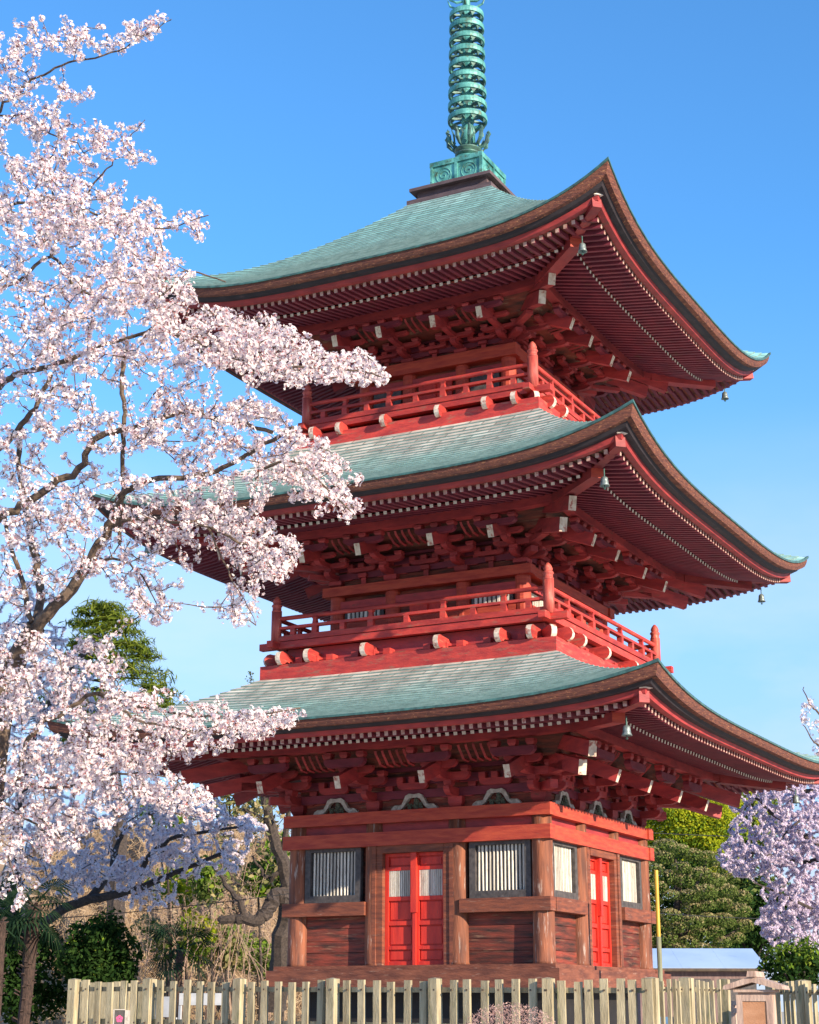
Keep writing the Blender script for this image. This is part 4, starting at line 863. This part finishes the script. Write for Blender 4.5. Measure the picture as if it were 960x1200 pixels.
# ================================================================ fence, gate, pillar, shed, pole
fw_ = surf('weathered_fence_wood', (.26, .215, .13), (.46, .40, .26), (9, 9, 1.2), 2.2, .85, (.18, .18, .09), .57, (5, 5, .8), 2.4, .4, 14, island=.16)
bolt = surf('rusty_bolt', (.05, .04, .03), (.12, .08, .05), bump=0)
FEN = thing('picket_fence', 'long weathered wooden picket fence with taller posts running in front of the pagoda', 'fence', ground_at(400, 17.5))
fb = np.array(FEN.location)
def fpt(x, d): p = at(x, 1183, d); return np.array([p[0], p[1], 0])
def fence(root, P0, P1, nbays, per, ztop0, ztop1, pw=.078, post=.10, rails=((-.07, -.12), (-.42, -.50)), th=.035, jit=.008, end=True, bolts=True):
    P0 = np.array(P0); P1 = np.array(P1); d = (P1-P0); L_ = np.linalg.norm(d); d = d/L_; nrm = np.array([d[1], -d[0], 0]); rb = np.array(root.location); ang = math.atan2(d[1], d[0])
    N_ = nbays*(per+1); pk = MB(); pk.box(-pw/2, pw/2, -th/2, th/2, 0, 1); pk.v = pk.v
    pk.f, pk.m = pk.f, pk.m; pme = pk.mesh('picket', fw_); po = MB(); po.box(-post/2, post/2, -.055, .055, 0, .955)
    po.add([(-post/2, -.055, .956), (post/2, -.055, .956), (post/2, .055, .956), (-post/2, .055, .956), (0, 0, .962)], [(0, 1, 4), (1, 2, 4), (2, 3, 4), (3, 0, 4), (3, 2, 1, 0)]); pome = po.mesh('post', fw_)
    for i in range(N_+(1 if end else 0)):
        t = i/N_; p = P0+d*L_*t; z = ztop0*(1-t)+ztop1*t
        isp = i % (per+1) == 0
        o = link('fence_post' if isp else 'picket', pome if isp else pme, root); o.location = tuple(p-rb+(nrm*0 if isp else nrm*.0)+d*random.uniform(-jit, jit)); o.rotation_euler = (random.uniform(-.012, .012), random.uniform(-.014, .014), ang+random.uniform(-.04, .04)); o.scale = (1, 1, z+(.09 if isp else random.uniform(-.022, .016)))
        if bolts:
            for rz in rails:
                b = MB(); b.lathe((0, 0, 0), [(.008, -.01), (.008, .01)], 6)
    for r0, r1 in rails:
        for bi in range(nbays):
            a = P0+d*L_*(bi/nbays)-nrm*.055; b = P0+d*L_*((bi+1)/nbays)-nrm*.055; za = ztop0*(1-bi/nbays)+ztop1*bi/nbays; zb_ = ztop0*(1-(bi+1)/nbays)+ztop1*(bi+1)/nbays
            mb = MB(); mb.bar(a-rb+np.array([0, 0, za+(r0+r1)/2])+d*.003, b-rb+np.array([0, 0, zb_+(r0+r1)/2])-d*.003, .05, abs(r1-r0)); build(mb, 'rail', fw_, root)
    if bolts:
        mb = MB()
        for i in range(N_+1):
            t = i/N_; p = P0+d*L_*t; z = ztop0*(1-t)+ztop1*t
            for r0, r1 in rails:
                q = p+nrm*(th/2 if i % (per+1) else .055)-rb+np.array([0, 0, z+(r0+r1)/2]); mb.bar(q, q+nrm*.012, .018, .018)
        tag(build(mb, 'bolts', bolt, root), kind='stuff')
fence(FEN, fpt(86, 19.4), fpt(174, 18.95), 1, 5, 1.625, 1.622)
fence(FEN, fpt(174, 18.95), fpt(643, 16.35), 4, 6, 1.622, 1.585, end=False)
fence(FEN, fpt(643, 16.35), fpt(760, 16.0), 1, 6, 1.585, 1.58)
# second line of pickets seen between the first bays (return fence at the left end)
RF = thing('picket_fence', 'short yellowish return of the picket fence behind its left end', 'fence', tuple(fpt(130, 20.3)))
fence(RF, fpt(96, 20.4), fpt(190, 20.0), 1, 6, 1.62, 1.62, end=False, bolts=False)
GT = thing('wooden_gate', 'closely spaced wooden picket gate standing between pagoda fence and roofed pillar', 'gate', tuple(fpt(800, 17)))
fence(GT, fpt(764, 16.05), fpt(804, 16.8), 1, 5, 1.585, 1.60, pw=.030, post=.085)
fence(GT, fpt(806, 16.85), fpt(848, 17.6), 1, 6, 1.60, 1.60, pw=.030, post=.07)
F2 = thing('picket_fence', 'narrow picket fence continuing to the right edge beyond the roofed pillar', 'fence', tuple(fpt(940, 16)))
fence(F2, fpt(908, 17.4), fpt(942, 16.9), 1, 5, 1.58, 1.575, pw=.033, post=.07); fence(F2, fpt(943, 16.88), fpt(1010, 16.0), 1, 9, 1.575, 1.55, pw=.033, post=.07)
bluem = surf('blue_sheet', (.04, .10, .22), (.07, .16, .32), rough=.5, bump=.1)
mb = MB(); a, b = fpt(762, 16.6), fpt(806, 17.3); mb.bar(a+(0, 0, .62), b+(0, 0, .62), .03, 1.24); tag(build(mb, 'tarpaulin', bluem), 'blue plastic sheet showing low behind the gate pickets', 'tarpaulin')
wht = surf('white_panel', (.34, .36, .38), (.45, .46, .48), rough=.6, bump=.1)
for i, (x0, x1, y0, y1, d) in enumerate(((182, 205, 1168, 1192, 22), (210, 262, 1164, 1178, 24))):
    mb = MB(); a, b = at(x0, y1, d), at(x1, y0, d); mb.bar((a[0], a[1], (a[2]+b[2])/2), (b[0], b[1], (a[2]+b[2])/2), .04, abs(b[2]-a[2])); mb.bar((a[0], a[1], a[2]/2), (a[0]+.04, a[1], a[2]/2), .03, a[2]-.01); mb.bar((b[0], b[1], a[2]/2), (b[0]+.04, b[1], a[2]/2), .03, a[2]-.01)
    tag(build(mb, 'white_board', wht), ('small white board seen between pickets near the left fence end', 'long low white board seen behind the pickets left of the pagoda')[i], 'board')
# sign at the fence
SG = thing('notice_sign', 'small grey framed sign with a pink emblem standing before the left fence', 'sign', tuple(fpt(143, 17.4)))
p = fpt(143, 17.4); a, b = at(134.5, 1200, 17.4), at(152, 1184, 17.4); mb = MB(); e_ = np.array([RT[0], RT[1], 0]); zt = b[2]
mb.bar(-e_*.075+(0, 0, zt-.19), e_*.075+(0, 0, zt-.19), .02, .38); build(mb, 'panel', frame, SG)
mb = MB(); n_ = np.array([e_[1], -e_[0], 0])
for s0, s1, z0, z1 in ((-.085, -.074, zt-.4, zt+.008), (.035, .085, zt-.4, zt+.0), (-.0735, .034, zt+.001, zt+.01)): mb.bar(e_*s0+n_*.008+(0, 0, (z0+z1)/2), e_*s1+n_*.008+(0, 0, (z0+z1)/2), .03, z1-z0)
build(mb, 'frame', kum, SG); pk_ = surf('pink_print', (.75, .08, .22), (.8, .1, .25), bump=0); mb = MB()
for i in range(5):
    t = 2*PI*i/5+PI/2; c_ = n_*.0115-e_*.02+np.array([0, 0, zt-.085])+(e_*math.cos(t)+np.array([0, 0, math.sin(t)]))*.022
    mb.add([c_+(e_*math.cos(u)+np.array([0, 0, math.sin(u)]))*.016 for u in np.linspace(0, 2*PI, 9)[:-1]], [tuple(range(8))])
build(mb, 'emblem', pk_, SG); mb = MB(); mb.bar((0, 0, 0), (0, 0, zt-.2), .04, .04); build(mb, 'stake', fw_, SG)
# roofed pillar
pw_ = surf('pillar_wood', (.36, .24, .19), (.52, .38, .30), (4, 4, 1), 2.5, .8, (.28, .16, .10), .58, (5, 5, 1), 3, .35, 12)
pp_ = surf('pillar_plate', (.42, .20, .10), (.52, .27, .15), (2, 2, 5), 3, .75, bump=.3, bs=40)
D = 13.6; c0 = fpt(888, D); PL = thing('roofed_pillar', 'pale wooden pillar with a small gabled cap and tan plate beside the gate', 'pillar', tuple(c0)); e_ = np.array([RT[0], RT[1], 0]); e_ /= np.linalg.norm(e_); f_ = np.array([-e_[1], e_[0], 0])
ca, sa = math.cos(-.35), math.sin(-.35); ex = e_*ca+f_*sa; ey = -e_*sa+f_*ca
def PB(mb, x0, x1, y0, y1, z0, z1, mi=0):
    cs = [(x0, y0), (x1, y0), (x1, y1), (x0, y1)]; mb.add([tuple(ex*x+ey*y+np.array([0, 0, z])) for z in (z0, z1) for x, y in cs], [(3, 2, 1, 0), (4, 5, 6, 7), (0, 1, 5, 4), (1, 2, 6, 5), (2, 3, 7, 6), (3, 0, 4, 7)], mi); return mb
zt = at(888, 1163, D)[2]
build(PB(MB(), -.13, .13, -.13, .13, 0, zt), 'post', pw_, PL)
mb = MB(); PB(mb, -.145, -.095, -.15, -.131, .6, zt-.02); PB(mb, .095, .145, -.15, -.131, .6, zt-.02); PB(mb, -.094, .094, -.15, -.131, zt-.07, zt-.02); build(mb, 'plate_frame', pw_, PL)
build(PB(MB(), -.093, .093, -.143, -.131, .6, zt-.075), 'plate', pp_, PL)
mb = MB(); PB(mb, -.16, .16, -.17, .17, zt, zt+.02)
for sx in (-1, 1):
    prof = [(0, .105), (sx*.23, .03), (sx*.24, .0), (sx*.20, -.0), (0, .055)]
    if sx < 0: prof = prof[::-1]
    mb.prism(prof, lambda a, b, w: tuple(ex*a+ey*w+np.array([0, 0, zt+.021+b])), .42)
mb.prism([(-.04, 0), (.04, 0), (.03, .045), (-.03, .045)], lambda a, b, w: tuple(ex*a+ey*w+np.array([0, 0, zt+.118+b])), .46)
build(mb, 'cap_roof', pw_, PL)
# low wall bits behind the opening
mb = MB(); a, b = fpt(848, 20), fpt(872, 19.6)
for z0, z1 in ((1.27, 1.33), (1.36, 1.41), (1.02, 1.08), (.7, .76)): mb.bar(a+(0, 0, (z0+z1)/2), b+(0, 0, (z0+z1)/2), .04, z1-z0)
for t in (0, .5, 1): q = a*(1-t)+b*t; mb.bar(q, q+np.array([0, 0, 1.40]), .06, .06)
tag(build(mb, 'side_fence', pw_), 'short brown rail fence seen through the gap left of the roofed pillar', 'fence')
# shed
SH = thing('shed', 'low shed with a pale blue sheet-metal roof behind the gate', 'shed', tuple(fpt(830, 58)))
rb_ = fpt(830, 58); roofm = surf('pale_blue_metal', (.36, .48, .68), (.46, .58, .78), (1, 1, 1), .6, .35, (.30, .40, .56), .6, (1, 1, 1), 1.5, .05, 6); wallm = surf('purple_brown_boards', (.14, .09, .09), (.24, .16, .15), (6, 6, 1), 2, .8, bump=.4)
A0, A1 = fpt(752, 56), fpt(903, 56); A0 = A0; dx = (A1-A0)/np.linalg.norm(A1-A0); dy = np.array([-dx[1], dx[0], 0]); Lr = np.linalg.norm(A1-A0)
ze = at(830, 1134, 56)[2]; zr = at(830, 1111, 58.5)[2]
def Q(u, v, z): return A0+dx*u+dy*v+np.array([0, 0, z])-rb_
mb = MB(); mb.add([Q(0, .25, 0), Q(Lr-.4, .25, 0), Q(Lr-.4, 4.6, 0), Q(0, 4.6, 0), Q(0, .25, ze), Q(Lr-.4, .25, ze), Q(Lr-.4, 4.6, ze), Q(0, 4.6, ze), Q(0, 2.5, zr-.06), Q(Lr-.4, 2.5, zr-.06)],
                  [(0, 1, 5, 4), (2, 3, 7, 6), (1, 2, 6, 9, 5), (3, 0, 4, 8, 7), (3, 2, 1, 0)]); build(mb, 'wall', wallm, SH)
npan = 3
for i in range(npan):
    u0, u1 = Lr*i/npan, Lr*(i+1)/npan; mb = MB()
    mb.add([Q(u0, 0, ze), Q(u1-.004, 0, ze), Q(u1-.004, 2.5, zr), Q(u0, 2.5, zr), Q(u0, 0, ze-.05), Q(u1-.004, 0, ze-.05), Q(u1-.004, 2.5, zr-.05), Q(u0, 2.5, zr-.05)], [(0, 1, 2, 3), (7, 6, 5, 4), (0, 4, 5, 1), (1, 5, 6, 2), (2, 6, 7, 3), (3, 7, 4, 0)]); build(mb, 'roof_sheet', roofm, SH)
mb = MB(); mb.add([Q(0, 2.51, zr), Q(Lr, 2.51, zr), Q(Lr, 5.0, ze), Q(0, 5.0, ze), Q(0, 2.51, zr-.05), Q(Lr, 2.51, zr-.05), Q(Lr, 5.0, ze-.05), Q(0, 5.0, ze-.05)], [(0, 1, 2, 3), (7, 6, 5, 4), (0, 4, 5, 1), (1, 5, 6, 2), (2, 6, 7, 3), (3, 7, 4, 0)]); build(mb, 'back_roof', roofm, SH)
mb = MB(); mb.tube([Q(0, -.06, ze-.07), Q(Lr, -.06, ze-.07)], .06, 8); build(mb, 'gutter', bolt, SH)
for i in range(2):
    mb = MB(); u = Lr*(.35+.35*i); mb.add([Q(u, .24, .9), Q(u+.9, .24, .9), Q(u+.9, .24, ze-.35), Q(u, .24, ze-.35)], [(0, 1, 2, 3)]); build(mb, 'window', frame, SH)
# yellow guard pole
yel = surf('yellow_plastic', (.48, .29, .02), (.60, .38, .04), (1, 1, .4), 3, .5, bump=.1); pol = surf('grey_pole', (.16, .17, .10), (.26, .26, .17), (3, 3, 1), 3, .7)
D = 28; q = fpt(775.5, D); PO = thing('guard_pole', 'slim pole with yellow upper sleeve standing right of the pagoda', 'pole', tuple(q)); z0, z1 = at(775, 1097, D)[2], at(775, 1016, D)[2]
mb = MB(); mb.tube([(0, 0, 0), (0, 0, z0)], .042, 10); build(mb, 'pole', pol, PO); mb = MB(); mb.tube([(0, 0, z0+.002), (0, 0, z1)], [.034, .034], 10); build(mb, 'sleeve', yel, PO)
# utility wires
wire = surf('black_wire', (.02, .02, .02), (.03, .03, .03), bump=0)
def wirep(label, x0, y0, x1, y1, d0, d1, r=.012, sag=.15):
    a, b = at(x0, y0, d0), at(x1, y1, d1); mb = MB(); mb.tube([a*(1-t)+b*t-np.array([0, 0, sag*math.sin(PI*t)]) for t in np.linspace(0, 1, 12)], r, 5)
    for e in (a, b): mb.tube([(e[0], e[1], 0), (e[0], e[1], e[2]+.4)], .09, 8)
    tag(build(mb, 'utility_wire', wire), label, 'wire')
wirep('thin dark wire crossing below the violet blossom to the pagoda', -70, 1085, 420, 1036, 47, 47)
wirep('upper thin wire in front of the yellow-green tree', 640, 968, 1060, 982, 60, 60, .014)
wirep('lower thin wire in front of the round evergreen tree', 640, 1060, 1060, 1080, 60, 60, .014)
# pinkish twiggy bush at the fence
D = 15.2; base = fpt(598, D); T = Tree(); BU = thing('twiggy_bush', 'low pinkish-brown twiggy bush in front of the fence centre', 'bush', tuple(base)); bt = surf('pink_twig', (.36, .20, .18), (.52, .34, .30), bump=0)
for i in range(40):
    a = random.uniform(0, 2*PI); r = random.uniform(.15, .5); T.limb([base+np.array([math.cos(a)*.1, math.sin(a)*.1, 0]), base+np.array([math.cos(a)*r*.6, math.sin(a)*r*.6, .5]), base+np.array([math.cos(a)*r, math.sin(a)*r, random.uniform(.8, 1.08)])], .012, .004, 4, 2, .01)
T.grow(np.concatenate([crown_pts([(598, 1205, 52, 28, 0, 900)], D, .35), base+np.column_stack([rng.normal(size=150)*.2, rng.normal(size=150)*.2, rng.uniform(.5, 1.1, 150)])]), .0035, .25, 3, 3, .05); build(T.mb, 'twigs', bt, BU, loc=tuple(-base))
C = crown_pts([(598, 1205, 54, 30, 0, 2200)], D, .4); V, F = leaves(C, rng.normal(size=C.shape), rng.uniform(.012, .028, len(C)), .4); tag(link('buds', mesh_np('buds', V-base, F, [lm('pink_bud', [(.42, .26, .22), (.6, .42, .38), (.3, .16, .14)])]), BU), kind='stuff')
# weed on the lowest roof
w = at(301, 800, 33.6); mb = MB()
p0 = np.array([-2.99, -2.99, 7.16]); 
WD = thing('roof_weed', 'tiny weed sprouting on the lowest roof beside the red balcony corner', 'plant', (-3.12, -3.1, 7.08)); mb.tube([(0, 0, -.02), (.01, 0, .12), (-.01, 0, .26)], .008, 4); build(mb, 'stem', darkbark, WD)
C = np.array([(rng.normal()*.035, rng.normal()*.035, rng.uniform(.04, .28)) for _ in range(40)]); V, F = leaves(C, rng.normal(size=C.shape), .055); tag(link('leaf_tuft', mesh_np('leaf_tuft', V, F, [g_mid]), WD), kind='stuff')
